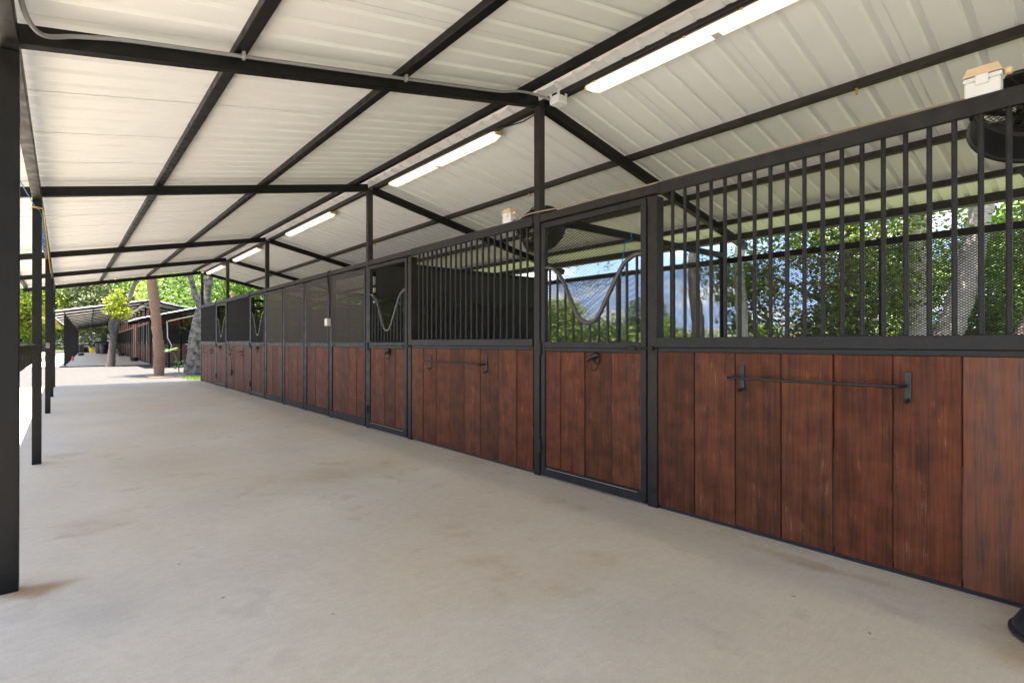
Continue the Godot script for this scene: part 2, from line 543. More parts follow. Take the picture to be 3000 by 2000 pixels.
func setting() -> void:
	structure("ground", sheet(-300, 300, -420, 160, -0.08), M.lawn)
	structure("gravel_yard", sheet(-34, 3.55, -100, -20.05, -0.05), M.gravel)
	structure("driveway", sheet(-34, -2.3, -20.05, 40, -0.05), M.bounce_drive)  # kept pale to throw light up under the near roof
	structure("gravel_lane", sheet(-34, -1.35, -100, -36.0, -0.044), M.bounce_drive)  # pale strip added to brighten the far roof from below
	var s := SLAB
	var b := sheet(s.position.x, s.end.x, s.position.y, s.end.y, 0.0, true)
	var f := MB.new()   # the slab's edges, same mesh
	f.quad(Vector3(s.end.x, -0.1, s.position.y), Vector3(s.position.x, -0.1, s.position.y), Vector3(s.position.x, 0, s.position.y), Vector3(s.end.x, 0, s.position.y))
	f.quad(Vector3(s.position.x, -0.1, s.position.y), Vector3(s.position.x, -0.1, s.end.y), Vector3(s.position.x, 0, s.end.y), Vector3(s.position.x, 0, s.position.y))
	for k in f.v.size():
		f.u[k] = Vector2(0.02 * f.v[k].z, 0.02)
	var k0 := b.v.size()
	b.v.append_array(f.v); b.n.append_array(f.n); b.u.append_array(f.u); b.c.append_array(f.c)
	for k in f.i: b.i.append(k + k0)
	structure("concrete_slab", b, M.concrete)
	structure("stall_floor", sheet(3.47, 7.02, -20.0, 4.0, -0.01), M.dirt)
	structure("gravel_path", sheet(3.55, 12.0, -60, -22.6, -0.045), M.gravel)
	var fs := MB.new()
	fs.quad(Vector3(-1.3, -0.01, -36.7), Vector3(4.0, -0.01, -36.7), Vector3(5.4, -0.01, -88), Vector3(0.1, -0.01, -88))
	structure("far_slab", fs, M.concrete_far)
	structure("dirt_path", sheet(2.4, 6.0, -25.6, -23.2, -0.03), M.dirt)

# ---------------------------------------------------------------- the near barn's frame and roof
func barn() -> void:
	var t := thing("stable_barn", "open-sided horse barn with black steel frame and white ribbed metal roof", "barn", Vector3(WX, 0, -8))
	var o := -t.position
	for k in BENTS.size():
		var z: float = BENTS[k]
		part("post", boxmesh(Vector3(0.075, 2.715, 0.075)), M.steel, t, o + Vector3(PX, 1.3575, z))
		part("ridge_post", boxmesh(Vector3(0.075, 3.50, 0.075)), M.steel_brown, t, o + Vector3(WX + 0.036, 1.75, z))
		part("back_post", boxmesh(Vector3(0.075, 2.62, 0.075)), M.steel, t, o + Vector3(BX, 1.31, z))
		var b := MB.new()
		b.beam(o + Vector3(-0.84, lroof(-0.84) + 0.05, z), o + Vector3(WX, lroof(WX) + 0.05, z), 0.07, 0.1, 0.004)
		part("rafter", b.mesh(), M.steel, t)
		b = MB.new()
		b.beam(o + Vector3(WX + 0.075, rroof(WX + 0.075) + 0.05, z), o + Vector3(7.55, rroof(7.55) + 0.05, z), 0.07, 0.1, 0.004)
		part("rafter", b.mesh(), M.steel, t)
	var z0 := 4.4
	var z1 := -19.95
	var zl := z0 - z1
	var zc := (z0 + z1) * 0.5
	part("eave_beam", boxmesh(Vector3(0.075, 0.075, zl)), M.steel, t, o + Vector3(PX, 2.7535, zc))
	part("header_beam", boxmesh(Vector3(0.075, 0.085, zl)), M.steel_brown, t, o + Vector3(BX, 2.664, zc))
	for x in [-0.79, 0.85, 2.0, 3.25]:
		part("purlin", boxmesh(Vector3(0.07, 0.06, zl)), M.steel, t, o + Vector3(x, lroof(x) + 0.1315, zc))
	for x in [3.575, 4.83, 5.98, 6.86, 7.45]:
		part("purlin", boxmesh(Vector3(0.07, 0.06, zl)), M.steel_brown, t, o + Vector3(x, rroof(x) + 0.1315, zc))
	# roof sheets, one by one, each with four ribs
	var lm := sheet_mesh(3.40 + 0.88, LS)
	var rm := sheet_mesh(7.62 - 3.46, -RS)
	var k := 0
	var z := z0
	while z > z1 - 0.3:
		part("roof_sheet", lm, M.sheet, t, o + Vector3(-0.88, lroof(-0.88) + 0.166, z))
		part("roof_sheet", rm, M.sheet, t, o + Vector3(3.46, rroof(3.46) + 0.166, z))
		z -= 0.9144
		k += 1
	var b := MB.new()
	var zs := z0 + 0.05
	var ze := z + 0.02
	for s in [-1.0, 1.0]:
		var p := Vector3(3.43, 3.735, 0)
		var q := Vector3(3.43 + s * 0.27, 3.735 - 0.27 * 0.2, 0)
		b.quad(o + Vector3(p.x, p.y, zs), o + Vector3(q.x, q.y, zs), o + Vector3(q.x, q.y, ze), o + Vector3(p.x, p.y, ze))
	part("ridge_cap", b.mesh(), M.lamp_tint_cap, t)
	# rails along the stall front that belong to the frame
	for zz in [-2.391, -6.10, -8.77, -9.985, -11.25, -13.77, -17.475, 1.25]:
		part("stall_post", boxmesh(Vector3(0.09, 2.36, 0.085)), M.steel_brown, t, o + Vector3(WX + 0.046, 1.18, zz))
	part("top_rail", boxmesh(Vector3(0.075, 0.07, 23.4)), M.steel_brown, t, o + Vector3(WX + 0.0405, 2.419, -8.1))
	part("back_rail", boxmesh(Vector3(0.05, 0.075, 23.4)), M.steel, t, o + Vector3(BX, 2.3625, -8.1))
	# hitching board between two outer posts
	part("hitching_board", boxmesh(Vector3(0.04, 0.14, 3.585)), M.steel, t, o + Vector3(PX + 0.015, 1.165, -5.51))

func sheet_mesh(run: float, pitch: float) -> ArrayMesh:   # origin at the sheet's lower-x near corner; the sheet runs along +x and -z
	var b := MB.new()
	var prof := [[0.0, -0.006], [0.004, 0.0]]
	for k in 4:
		var c := 0.09 + 0.2286 * k
		prof.append_array([[c - 0.034, 0.0], [c - 0.019, 0.022], [c + 0.019, 0.022], [c + 0.034, 0.0]])
	prof.append([0.9144, 0.0])
	prof.append([0.935, 0.0015])
	for k in prof.size() - 1:
		var p: Array = prof[k]
		var q: Array = prof[k + 1]
		b.quad(Vector3(0, p[1], -p[0]), Vector3(run, p[1] + run * pitch, -p[0]), Vector3(run, q[1] + run * pitch, -q[0]), Vector3(0, q[1], -q[0]))
	return b.mesh()

# ---------------------------------------------------------------- expanded metal mesh in the plane across x (z runs -len..0, y runs 0..h)
func expanded(length: float, h: float, pu := 0.042, pv := 0.027, w := 0.0085) -> ArrayMesh:
	var key := "m%.3f_%.3f_%.4f_%.4f" % [length, h, pu, w]
	if cache.has(key): return cache[key]
	var v := PackedVector3Array()
	var n := PackedVector3Array()
	var ix := PackedInt32Array()
	var hv := pv * 0.5
	var hu := pu * 0.5
	var rows := int(h / hv)
	var cols := int(length / hu)
	for r in rows:
		for k in cols:
			var odd := (k + r) % 2
			var a := Vector3(0, (r + odd) * hv, -k * hu)
			var d := Vector3(0, (r + 1 - odd) * hv, -(k + 1) * hu)
			var t := (d - a).normalized()
			var side := Vector3(0.5, 0, 0) + t.cross(Vector3.RIGHT) * (0.86 if odd else -0.86)
			side = side.normalized() * w * 0.5
			var nn := t.cross(side).normalized()
			var q := v.size()
			v.append(a - side); v.append(d - side); v.append(d + side); v.append(a + side)
			n.append(nn); n.append(nn); n.append(nn); n.append(nn)
			ix.append(q); ix.append(q + 2); ix.append(q + 1); ix.append(q); ix.append(q + 3); ix.append(q + 2)
	var arr := []
	arr.resize(Mesh.ARRAY_MAX)
	arr[Mesh.ARRAY_VERTEX] = v; arr[Mesh.ARRAY_NORMAL] = n; arr[Mesh.ARRAY_INDEX] = ix
	var m := ArrayMesh.new()
	m.add_surface_from_arrays(Mesh.PRIMITIVE_TRIANGLES, arr)
	cache[key] = m
	return m

# ---------------------------------------------------------------- stall fronts
func planks(t: Node3D, o: Vector3, seams: Array, y0: float, y1: float, x: float, first := 0, thick := 0.022) -> void:   # seams from near to far
	for k in seams.size() - 1:
		var gap: float = [0.006, 0.010, 0.004, 0.007, 0.013, 0.005][(k + first) % 6]
		var w: float = absf(seams[k + 1] - seams[k]) - gap
		var dx: float = [0.0, 0.003, -0.001, 0.002, 0.004, 0.001][(k * 5 + first) % 6]
		part("plank", boxmesh(Vector3(thick, y1 - y0, w), 0.0025), M.wood[(k * 5 + first * 3) % 6], t, o + Vector3(x + dx + thick * 0.5, (y0 + y1) * 0.5, (seams[k] + seams[k + 1]) * 0.5))

func even(z0: float, z1: float, n: int) -> Array:
	var a := []
	for k in n + 1:
		a.append(lerpf(z0, z1, float(k) / n))
	return a

func panel(z0: float, z1: float, seams: Array, bars: Array, label: String, first := 0, grey_steel := false) -> Node3D:
	var zc := (z0 + z1) * 0.5
	var l := absf(z1 - z0) - 0.006
	var t := thing("stall_panel", label, "stall panel", Vector3(WX, 0, zc), "barred stall panels along the aisle")
	var o := -t.position
	var ms: Material = M.steel_front
	part("top_channel", boxmesh(Vector3(0.012, 0.088, l)), ms, t, o + Vector3(WX - 0.004, 2.411, zc))
	part("bottom_channel", boxmesh(Vector3(0.06, 0.074, l)), ms, t, o + Vector3(WX + 0.022, 1.251, zc))
	part("rail", boxmesh(Vector3(0.05, 0.032, l)), ms, t, o + Vector3(WX + 0.03, 1.197, zc))
	part("sill", boxmesh(Vector3(0.05, 0.05, l)), M.black, t, o + Vector3(WX + 0.055, 0.025, zc))
	for f in [0.12, 0.5, 0.88]:
		for y in [1.255, 2.415]:
			part("bolt", boxmesh(Vector3(0.008, 0.013, 0.013), 0.003), M.galv_dark, t, o + Vector3(WX - 0.0105, y, lerpf(z0, z1, f)))
	for z in bars:
		part("bar", rodmesh(0.0125, 1.11), ms, t, o + Vector3(WX + 0.03, 1.28, z))
	planks(t, o, seams, 0.03, 1.18, WX + 0.004, first)
	return t

func door(z0: float, z1: float, seams: Array, label: String, first := 0, grey_steel := false, hinge_far := true) -> Node3D:
	var zc := (z0 + z1) * 0.5
	var l := absf(z1 - z0)
	var t := thing("stall_door", label, "stall door", Vector3(WX, 0, zc), "stall doors with a dipped yoke")
	var o := -t.position
	var ms: Material = M.steel_front
	var fx := WX + 0.018
	for s in [z0 - 0.025, z1 + 0.025]:
		part("stile", boxmesh(Vector3(0.045, 2.35, 0.05)), ms, t, o + Vector3(fx, 1.19, s))
	part("top_rail", boxmesh(Vector3(0.044, 0.05, l - 0.1)), ms, t, o + Vector3(fx, 2.34, zc))
	part("middle_rail", boxmesh(Vector3(0.05, 0.052, l - 0.1)), ms, t, o + Vector3(fx, 1.230, zc))
	part("lower_rail", boxmesh(Vector3(0.044, 0.032, l - 0.1)), ms, t, o + Vector3(fx, 1.187, zc))
	part("bottom_rail", boxmesh(Vector3(0.044, 0.088, l - 0.1)), ms, t, o + Vector3(fx, 0.059, zc))
	part("weld_line", boxmesh(Vector3(0.004, 0.004, l - 0.16), 0.001), M.galv, t, o + Vector3(fx - 0.0245, 0.088, zc))
	# dipped yoke, measured on the nearest door and scaled to this one
	var shape := [[0.0, 1.951], [0.055, 1.948], [0.12, 1.905], [0.20, 1.81], [0.27, 1.671], [0.36, 1.505], [0.43, 1.441], [0.485, 1.424], [0.545, 1.441], [0.60, 1.498], [0.66, 1.602], [0.755, 1.767], [0.83, 1.88], [0.885, 1.922], [0.945, 1.948], [1.0, 1.951]]
	var za := z1 + 0.05
	var zb := z0 - 0.05
	var curve := Curve3D.new()
	for k in shape.size():
		var p := Vector3(fx, shape[k][1] - 0.005, lerpf(za, zb, shape[k][0]))
		var q: Array = shape[mini(k + 1, shape.size() - 1)]
		var r: Array = shape[maxi(k - 1, 0)]
		var tan := Vector3(0, (q[1] - r[1]), lerpf(za, zb, q[0]) - lerpf(za, zb, r[0])) / 6.0
		curve.add_point(p, -tan, tan)
	curve.bake_interval = 0.03
	var pts := []
	for p in curve.get_baked_points(): pts.append(o + p)
	var b := MB.new()
	b.tube(pts, 0.019, 12)
	part("yoke", b.mesh(), M.yoke, t)
	var nb := 11
	for k in nb:
		var f := (k + 0.5) / nb
		var z := lerpf(za, zb, f)
		var top := 1.4
		for j in shape.size() - 1:
			if f >= shape[j][0] and f <= shape[j + 1][0]:
				top = lerpf(shape[j][1], shape[j + 1][1], (f - shape[j][0]) / (shape[j + 1][0] - shape[j][0]))
		part("bar", rodmesh(0.0115, snappedf(top - 1.26, 0.002)), ms, t, o + Vector3(fx, 1.253, z))
	planks(t, o, seams, 0.105, 1.169, WX + 0.006, first)
	var hz := z1 - 0.004 if hinge_far else z0 + 0.004
	for y in [0.22, 1.13]:
		part("hinge", rodmesh(0.014, 0.12, 8), ms, t, o + Vector3(WX - 0.012, y, hz))
	var b2 := MB.new()
	var lz := z0 - 0.02 if hinge_far else z1 + 0.02
	var ld := 1.0 if hinge_far else -1.0
	b2.tube([o + Vector3(WX - 0.018, 1.205, lz - ld * 0.17), o + Vector3(WX - 0.018, 1.205, lz + ld * 0.10)], 0.008, 8)
	b2.cbox(o + Vector3(WX - 0.015, 1.205, lz - ld * 0.10), Vector3(0.024, 0.03, 0.06), 0.003)
	b2.cbox(o + Vector3(WX - 0.015, 1.205, lz + ld * 0.075), Vector3(0.024, 0.03, 0.03), 0.003)
	part("latch", b2.mesh(), M.steel_brown, t)
	return t

func mesh_door(z0: float, z1: float, seams: Array, label: String, first := 0, latch_far := true) -> Node3D:
	var zc := (z0 + z1) * 0.5
	var l := absf(z1 - z0)
	var t := thing("mesh_door", label, "stall door", Vector3(WX, 0, zc), "mesh-topped doors of the tack bay")
	var o := -t.position
	var fx := WX + 0.014
	for s in [z0 - 0.022, z1 + 0.022]:
		part("stile", boxmesh(Vector3(0.042, 2.34, 0.044)), M.steel_front, t, o + Vector3(fx, 1.185, s))
	part("top_rail", boxmesh(Vector3(0.04, 0.044, l - 0.088)), M.steel_front, t, o + Vector3(fx, 2.333, zc))
	part("middle_rail", boxmesh(Vector3(0.044, 0.07, l - 0.088)), M.steel_front, t, o + Vector3(fx, 1.215, zc))
	part("bottom_rail", boxmesh(Vector3(0.04, 0.10, l - 0.088)), M.steel_front, t, o + Vector3(fx, 0.065, zc))
	part("wire_mesh", expanded(snappedf(l - 0.08, 0.01), 1.08, 0.05, 0.026, 0.0088), M.mesh, t, o + Vector3(WX - 0.004, 1.24, z0 - 0.04))
	planks(t, o, seams, 0.117, 1.178, WX + 0.005, first)
	var b2 := MB.new()
	var lz := z1 + 0.01 if latch_far else z0 - 0.01
	var d := 1.0 if latch_far else -1.0
	b2.tube([o + Vector3(WX - 0.016, 1.212, lz + d * 0.16), o + Vector3(WX - 0.016, 1.212, lz - d * 0.06)], 0.007, 8)
	b2.cbox(o + Vector3(WX - 0.014, 1.212, lz + d * 0.07), Vector3(0.02, 0.03, 0.05), 0.003)
	part("latch", b2.mesh(), M.black, t)
	return t

func stall_fronts() -> void:
	var bars := []
	for k in 23: bars.append(-2.231 + 0.1018 * k)
	bars = bars.filter(func(z): return z < -0.09)
	var p0 := panel(-0.06, -2.346, [-0.06, -0.29, -0.571, -0.859, -1.149, -1.447, -1.74, -2.04, -2.345], bars, "barred stall panel of wide brown planks next to the upturned black tub", 0)
	for c in p0.get_children():
		if c.name.begins_with("plank") and (c.position + p0.position).z > -0.56: c.material_override = M.wood_worn
	door(-2.445, -3.615, [-2.495, -2.788, -3.079, -3.371, -3.565], "brown stall door with dipped steel yoke, blue sky behind its bars", 2)
	bars = []
	for k in 21: bars.append(-5.9 + 0.1029 * k)
	panel(-3.73, -6.047, [-3.735, -3.972, -4.27, -4.577, -4.877, -5.164, -5.461, -5.757, -6.043], bars, "barred stall panel with a dark wall behind it, beneath the small white outlet box", 3)
	door(-6.16, -7.30, [-6.215, -6.504, -6.802, -7.092, -7.25], "brown stall door with dipped yoke beside the mesh-topped doors and barred panel", 4)
	mesh_door(-7.40, -8.72, [-7.445, -7.733, -8.018, -8.336, -8.676], "mesh-topped door of the tack bay next to the yoke door", 1, true)
	mesh_door(-8.82, -9.935, [-8.865, -9.152, -9.465, -9.89], "mesh-topped door beside the cream switch box on its post", 5)
	mesh_door(-10.035, -11.20, [-10.08, -10.391, -10.648, -10.967, -11.155], "mesh-topped door between two other mesh doors, third from the yoke door", 3)
	mesh_door(-11.30, -12.45, [-11.345, -11.643, -11.972, -12.405], "mesh-topped door at the far end of the tack bay, scuffed pale planks", 2)
	door(-12.56, -13.72, [-12.61, -12.9, -13.2, -13.5, -13.67], "yoke stall door beyond the mesh doors, greenery behind it", 1, true)
	bars = []
	for k in 22: bars.append(-13.93 - 0.1029 * k)
	panel(-13.83, -16.16, even(-13.83, -16.16, 8), bars, "barred stall panel with the hanging lead rope and pale blanket bar", 2, true)
	door(-16.27, -17.42, even(-16.32, -17.37, 4), "farthest yoke stall door, near the open end of the aisle", 5, true)
	bars = []
	for k in 21: bars.append(-17.62 - 0.1029 * k)
	panel(-17.53, -19.66, even(-17.53, -19.66, 7), bars, "last barred stall panel at the open end of the aisle", 4, true)
	bars = []
	for k in 21: bars.append(3.4 - 0.1029 * k)
	panel(3.58, 1.3, even(3.58, 1.3, 8), bars, "barred stall panel on the near side of the black tub's stall", 1)

# ---------------------------------------------------------------- inside the stalls: partitions, back walls
func stall_insides() -> void:
	# back walls, bay by bay
	var names := ["back wall with mesh of the stall behind the black tub", "back wall with mesh behind the widest barred panel and blue-sky door", "back wall with mesh of the stall under the small outlet box", "back wall with mesh behind the mesh-topped doors", "back wall with mesh of the stall with the lead rope", "back wall with mesh of the last stall"]
	for k in 6:
		var za: float = BENTS[k] - 0.04
		var zb: float = BENTS[k + 1] + 0.04
		var l := za - zb
		var zc := (za + zb) * 0.5
		var t := thing("back_wall", names[k], "stall wall", Vector3(BX, 0, zc), "rear walls of the stalls")
		var o := -t.position
		planks(t, o, even(za, zb, int(l / 0.3)), 0.0, 1.16, BX - 0.012, k)
		if k == 3:  # black boards added here to keep the tack bay dark behind the bars
			for c in int(l / 0.3):
				part("plank", boxmesh(Vector3(0.022, 1.1, l / int(l / 0.3) - 0.004), 0.002), M.board_black, t, o + Vector3(BX + 0.01, 1.77, za - l * (c + 0.5) / int(l / 0.3)))
		part("rail", boxmesh(Vector3(0.05, 0.05, l)), M.steel, t, o + Vector3(BX, 1.19, zc))
		part("middle_post", boxmesh(Vector3(0.05, 2.32, 0.05)), M.steel, t, o + Vector3(BX + 0.05, 1.16, zc))
		if k > 0: part("wire_mesh", expanded(snappedf(l, 0.01), 1.12), M.mesh, t, o + Vector3(BX - 0.02, 1.21, za))
	# partitions
	var p := [[-3.68, true, "mesh-topped partition between the two nearest stalls"], [-7.345, 2, "part-boarded mesh partition wall behind the barred panel under the outlet box"], [-12.5, true, "dark mesh-topped partition between the tack bay and the yoke-door stall"], [-16.21, true, "dark mesh-topped partition between the two farthest stalls"], [-19.72, true, "dark mesh-topped end wall of the last stall"]]
	for q in p:
		var t := thing("stall_partition", q[2], "stall wall", Vector3(5.2, 0, q[0]), "walls between the stalls")
		var xa := WX + 0.11
		var xb := BX - 0.05
		var l := xb - xa
		var xc := (xa + xb) * 0.5 - 5.2
		var top := 1.16
		var n := int(l / 0.3)
		for k in n:
			var m: Material = M.wood[(k * 5) % 6]
			part("plank", boxmesh(Vector3(l / n - 0.004, top, 0.03), 0.002), m, t, Vector3(xa - 5.2 + l * (k + 0.5) / n, top * 0.5, 0))
		part("rail", boxmesh(Vector3(l, 0.07, 0.06)), M.steel, t, Vector3(xc, 2.44, 0))
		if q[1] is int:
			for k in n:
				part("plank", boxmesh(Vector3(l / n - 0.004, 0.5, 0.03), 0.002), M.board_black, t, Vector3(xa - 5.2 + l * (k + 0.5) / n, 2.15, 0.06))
		if true:
			part("rail", boxmesh(Vector3(l, 0.05, 0.05)), M.steel, t, Vector3(xc, 1.185, 0))
			var w := part("wire_mesh", expanded(snappedf(l, 0.01), 1.19), M.mesh, t, Vector3(xa - 5.2, 1.21, 0.0))
			w.rotation.y = -PI / 2
			part("middle_post", boxmesh(Vector3(0.05, 1.2, 0.05)), M.steel, t, Vector3(0.55, 1.81, -0.04))

# ---------------------------------------------------------------- lamps, fans, boxes, hooks and other fittings
func fixture_mesh(l: float, gap: bool) -> Array:   # housing, diffuser meshes; along z, centred
	var h := MB.new()
	h.cbox(Vector3(0, 0.0, 0), Vector3(0.125, 0.05, l), 0.01)
	h.cbox(Vector3(0, -0.022, 0), Vector3(0.145, 0.018, l + 0.01), 0.004)
	var d := MB.new()
	var sec := [Vector2(-0.066, -0.031), Vector2(-0.060, -0.068), Vector2(-0.038, -0.09), Vector2(0.038, -0.09), Vector2(0.060, -0.068), Vector2(0.066, -0.031)]
	var zs := [-l * 0.5, -l * 0.5 + 0.09, l * 0.5 - 0.09, l * 0.5]
	var sc := [0.42, 1.0, 1.0, 0.42]
	for k in 3:
		for j in sec.size() - 1:
			var a: Vector2 = sec[j]
			var b: Vector2 = sec[j + 1]
			var f := func(p: Vector2, s: float, z: float) -> Vector3: return Vector3(p.x * (0.8 + 0.2 * s), -0.031 + (p.y + 0.031) * s, z)
			d.quad(f.call(a, sc[k], zs[k]), f.call(b, sc[k], zs[k]), f.call(b, sc[k + 1], zs[k + 1]), f.call(a, sc[k + 1], zs[k + 1]))
	for e in [0, 3]:
		var f := func(p: Vector2) -> Vector3: return Vector3(p.x * 0.884, -0.031 + (p.y + 0.031) * 0.42, zs[e])
		d.quad(f.call(sec[0]), f.call(sec[1]), f.call(sec[4]), f.call(sec[5]))
		d.quad(f.call(sec[1]), f.call(sec[2]), f.call(sec[3]), f.call(sec[4]))
	return [h.mesh(), d.mesh()]

func fittings() -> void:
	# fluorescent fittings along the ridge
	var fm := fixture_mesh(2.44, true)
	var clip := boxmesh(Vector3(0.012, 0.045, 0.022), 0.003)
	var spans := [[1.7, "wide view"], [-1.98, "long lit fluorescent lamp above the blue-sky door, largest of the row"], [-5.75, "lit fluorescent lamp above the small white outlet box"], [-10.4, "lit fluorescent lamp above the mesh-topped doors"], [-15.0, "lit fluorescent lamp above the stall with the lead rope"], [-18.75, "lit fluorescent lamp at the open end of the ridge"]]
	spans[0][1] = "lit fluorescent lamp on the near side of the first roof bay"
	for s in spans:
		var t := thing("ridge_lamp", s[1], "ceiling light", Vector3(3.63, 3.575, s[0]), "fluorescent lamps along the ridge")
		part("housing", fm[0], M.housing, t)
		part("diffuser_lamp", fm[1], M.diffuser, t)
		for k in 6:
			for sx in [-0.076, 0.076]:
				part("clip", clip, M.clip, t, Vector3(sx, -0.02, -1.1 + 0.44 * k))
		part("mount", boxmesh(Vector3(0.05, 0.05, 1.9)), M.steel_brown, t, Vector3(-0.03, 0.048, 0))
		part("dim_gap_band", boxmesh(Vector3(0.072, 0.003, 0.06), 0.001), M.diffuser_dim, t, Vector3(0, -0.0912, 0))  # grey band painted in for the dim gap between the tubes
		for e in [-1.0, 1.0]:
			part("end_cap", boxmesh(Vector3(0.10, 0.05, 0.03), 0.008), M.clip, t, Vector3(0, -0.03, e * 1.235))
		for e in [-0.6, 0.6]:
			var al := AreaLight3D.new()
			al.name = "lamp_glow"
			al.area_size = Vector2(0.07, 1.1)
			al.light_energy = 0.06
			al.light_color = Color(1.0, 0.93, 0.82)
			al.shadow_enabled = true
			al.area_range = 30.0
			al.area_attenuation = 2.0
			t.add_child(al, true)
			al.position = Vector3(0, -0.098, e)
			al.rotation_degrees = Vector3(-90, 0, 0)
	# conduit along the first rafter, junction box at the ridge
	var cz := -3.615
	var b := MB.new()
	var cv := Curve3D.new()
	var cp := [Vector3(-0.148, 2.84, 2.4), Vector3(-0.148, 2.83, -2.9), Vector3(-0.145, 2.80, -3.32), Vector3(-0.085, 2.785, -3.53), Vector3(0.06, 2.865, cz), Vector3(0.28, 2.925, cz), Vector3(1.6, 3.185, cz), Vector3(2.9, 3.445, cz), Vector3(3.12, 3.51, cz + 0.01), Vector3(3.3, 3.53, -3.58), Vector3(3.44, 3.50, -3.52)]
	for k in cp.size():
		var tn: Vector3 = (cp[mini(k + 1, cp.size() - 1)] - cp[maxi(k - 1, 0)]) / 6.0
		var lim := 99.0
		if k > 0: lim = minf(lim, (cp[k] - cp[k - 1]).length() / 2.5)
		if k < cp.size() - 1: lim = minf(lim, (cp[k + 1] - cp[k]).length() / 2.5)
		cv.add_point(cp[k], -tn.limit_length(lim), tn.limit_length(lim))
	cv.bake_interval = 0.04
	b.tube(Array(cv.get_baked_points()), 0.0115, 10)
	var t := thing("conduit", "grey electrical conduit bent along the rafter to the ridge junction box", "conduit", Vector3(-0.148, 2.84, 0))
	part("pipe", b.mesh(), M.conduit, t, -t.position)
	for q in [Vector3(0.86, 3.045, cz), Vector3(2.0, 3.27, cz)]:
		part("strap", boxmesh(Vector3(0.02, 0.05, 0.035)), M.galv, t, q - t.position)
	t = thing("junction_box", "small grey plastic junction box at the ridge post", "junction box", Vector3(3.5, 3.45, -3.47))
	part("box", boxmesh(Vector3(0.12, 0.075, 0.12), 0.008), M.pvc, t, Vector3(0, 0.0375, 0))
	for q in [Vector3(-0.05, 0.09, 0.05), Vector3(0.05, 0.09, 0.05), Vector3(-0.05, 0.09, -0.05), Vector3(0.05, 0.09, -0.05)]:
		part("lug", boxmesh(Vector3(0.02, 0.04, 0.02)), M.pvc, t, q)
	part("mount", boxmesh(Vector3(0.04, 0.05, 0.05)), M.steel_brown, t, Vector3(0.02, 0.1, 0))
	b = MB.new()
	b.tube([Vector3(3.52, 3.545, -3.4), Vector3(3.525, 3.56, -3.0), Vector3(3.525, 3.56, 3.0)], 0.006, 6)
	b.tube([Vector3(3.53, 3.50, -3.6), Vector3(3.53, 3.47, -4.0), Vector3(3.535, 3.545, -4.6), Vector3(3.535, 3.55, -19.6)], 0.007, 6)
	single("cable", b, M.black, "thin black cable strung along the ridge beam past the lamps", "cable", Vector3.ZERO)
	# outlet boxes on the top rail
	outlet_box(Vector3(WX + 0.03, 2.455, -0.49), 1.0, "large white weatherproof outlet box with tan lid on the top rail")
	outlet_box(Vector3(WX + 0.03, 2.455, -4.12), 0.95, "small white outlet box with tan lid above the barred panel")
	outlet_box(Vector3(WX + 0.03, 2.455, -15.6), 0.95, "brown-lidded outlet box on the rail above the lead rope stall", true)
	b = MB.new()
	b.tube([Vector3(WX + 0.02, 2.467, -0.56), Vector3(WX + 0.01, 2.470, -1.2), Vector3(WX + 0.02, 2.463, -2.2), Vector3(WX + 0.0, 2.463, -3.3), Vector3(WX - 0.02, 2.475, -3.6), Vector3(WX - 0.02, 2.48, -3.76), Vector3(WX + 0.02, 2.475, -4.05)], 0.0065, 8)
	single("flex_conduit", b, mat(lin(0.24, 0.18, 0.125), 0.8), "dusty tan flexible conduit lying on the top rail between outlet boxes", "conduit")
	drum_fan(Vector3(3.84, 2.43, -0.36), "black drum fan by the large outlet box, cut by the picture's edge")
	drum_fan(Vector3(3.82, 2.44, -4.05), "black drum fan hung behind the ridge post by the small outlet box")
	# blanket bars
	blanket_bar(-0.79, -1.72, "long black blanket bar on the widest planks beside the black tub", M.black)
	blanket_bar(-4.46, -5.60, "black blanket bar on the panel under the small outlet box", M.black)
	blanket_bar(-14.45, -15.7, "blanket bar with pale worn end on the lead rope stall", M.black)
	blanket_bar(-18.0, -19.4, "black blanket bar on the last stall panel", M.black)
	for q in [[-2.95, "black horse-head bridle hook on the blue-sky door"], [-6.66, "black horse-head bridle hook on the door beside the mesh doors"], [-13.1, "black horse-head bridle hook on the door beyond the mesh doors"], [-16.9, "black horse-head bridle hook on the farthest yoke door"]]:
		bridle_hook(q[0], q[1])
	# switch box on its post with a black cable from the top rail
	t = thing("switch_box", "cream electrical switch box on the post between mesh doors", "switch box", Vector3(WX - 0.03, 1.53, -8.80))
	part("box", boxmesh(Vector3(0.06, 0.125, 0.115), 0.006), M.beige, t, Vector3(0.005, 0.0625, 0))
	part("cover", boxmesh(Vector3(0.008, 0.115, 0.105), 0.002), M.pvc, t, Vector3(-0.029, 0.0625, 0))
	b = MB.new()
	b.tube([Vector3(0.02, 0.12, 0.02), Vector3(0.02, 0.4, 0.03), Vector3(0.0, 0.75, 0.0), Vector3(0.0, 0.90, 0.0), Vector3(0.05, 0.935, 0)], 0.012, 8)
	part("cable", b.mesh(), M.black, t)
	# lead rope
	b = MB.new()
	b.tube([Vector3(WX - 0.008, 1.30, -15.95), Vector3(WX - 0.025, 1.0, -15.65), Vector3(WX - 0.03, 0.8, -15.52), Vector3(WX - 0.02, 0.52, -15.51)], 0.006, 6)
	b.tube([Vector3(WX - 0.024, 0.53, -15.51), Vector3(WX - 0.022, 0.38, -15.51)], 0.022, 8)
	single("lead_rope", b, M.black, "dark lead rope with a heavy snap hanging from the stall rail", "rope")
	# twine on the second outer post
	b = MB.new()
	var py := 2.64
	var pts := []
	for k in 26:
		var a := k * 0.52
		pts.append(Vector3(PX + clampf(cos(a) * 0.06, -0.043, 0.043), py - 0.012 * sin(k * 0.7) - 0.0006 * k, -7.345 + clampf(sin(a) * 0.06, -0.043, 0.043)))
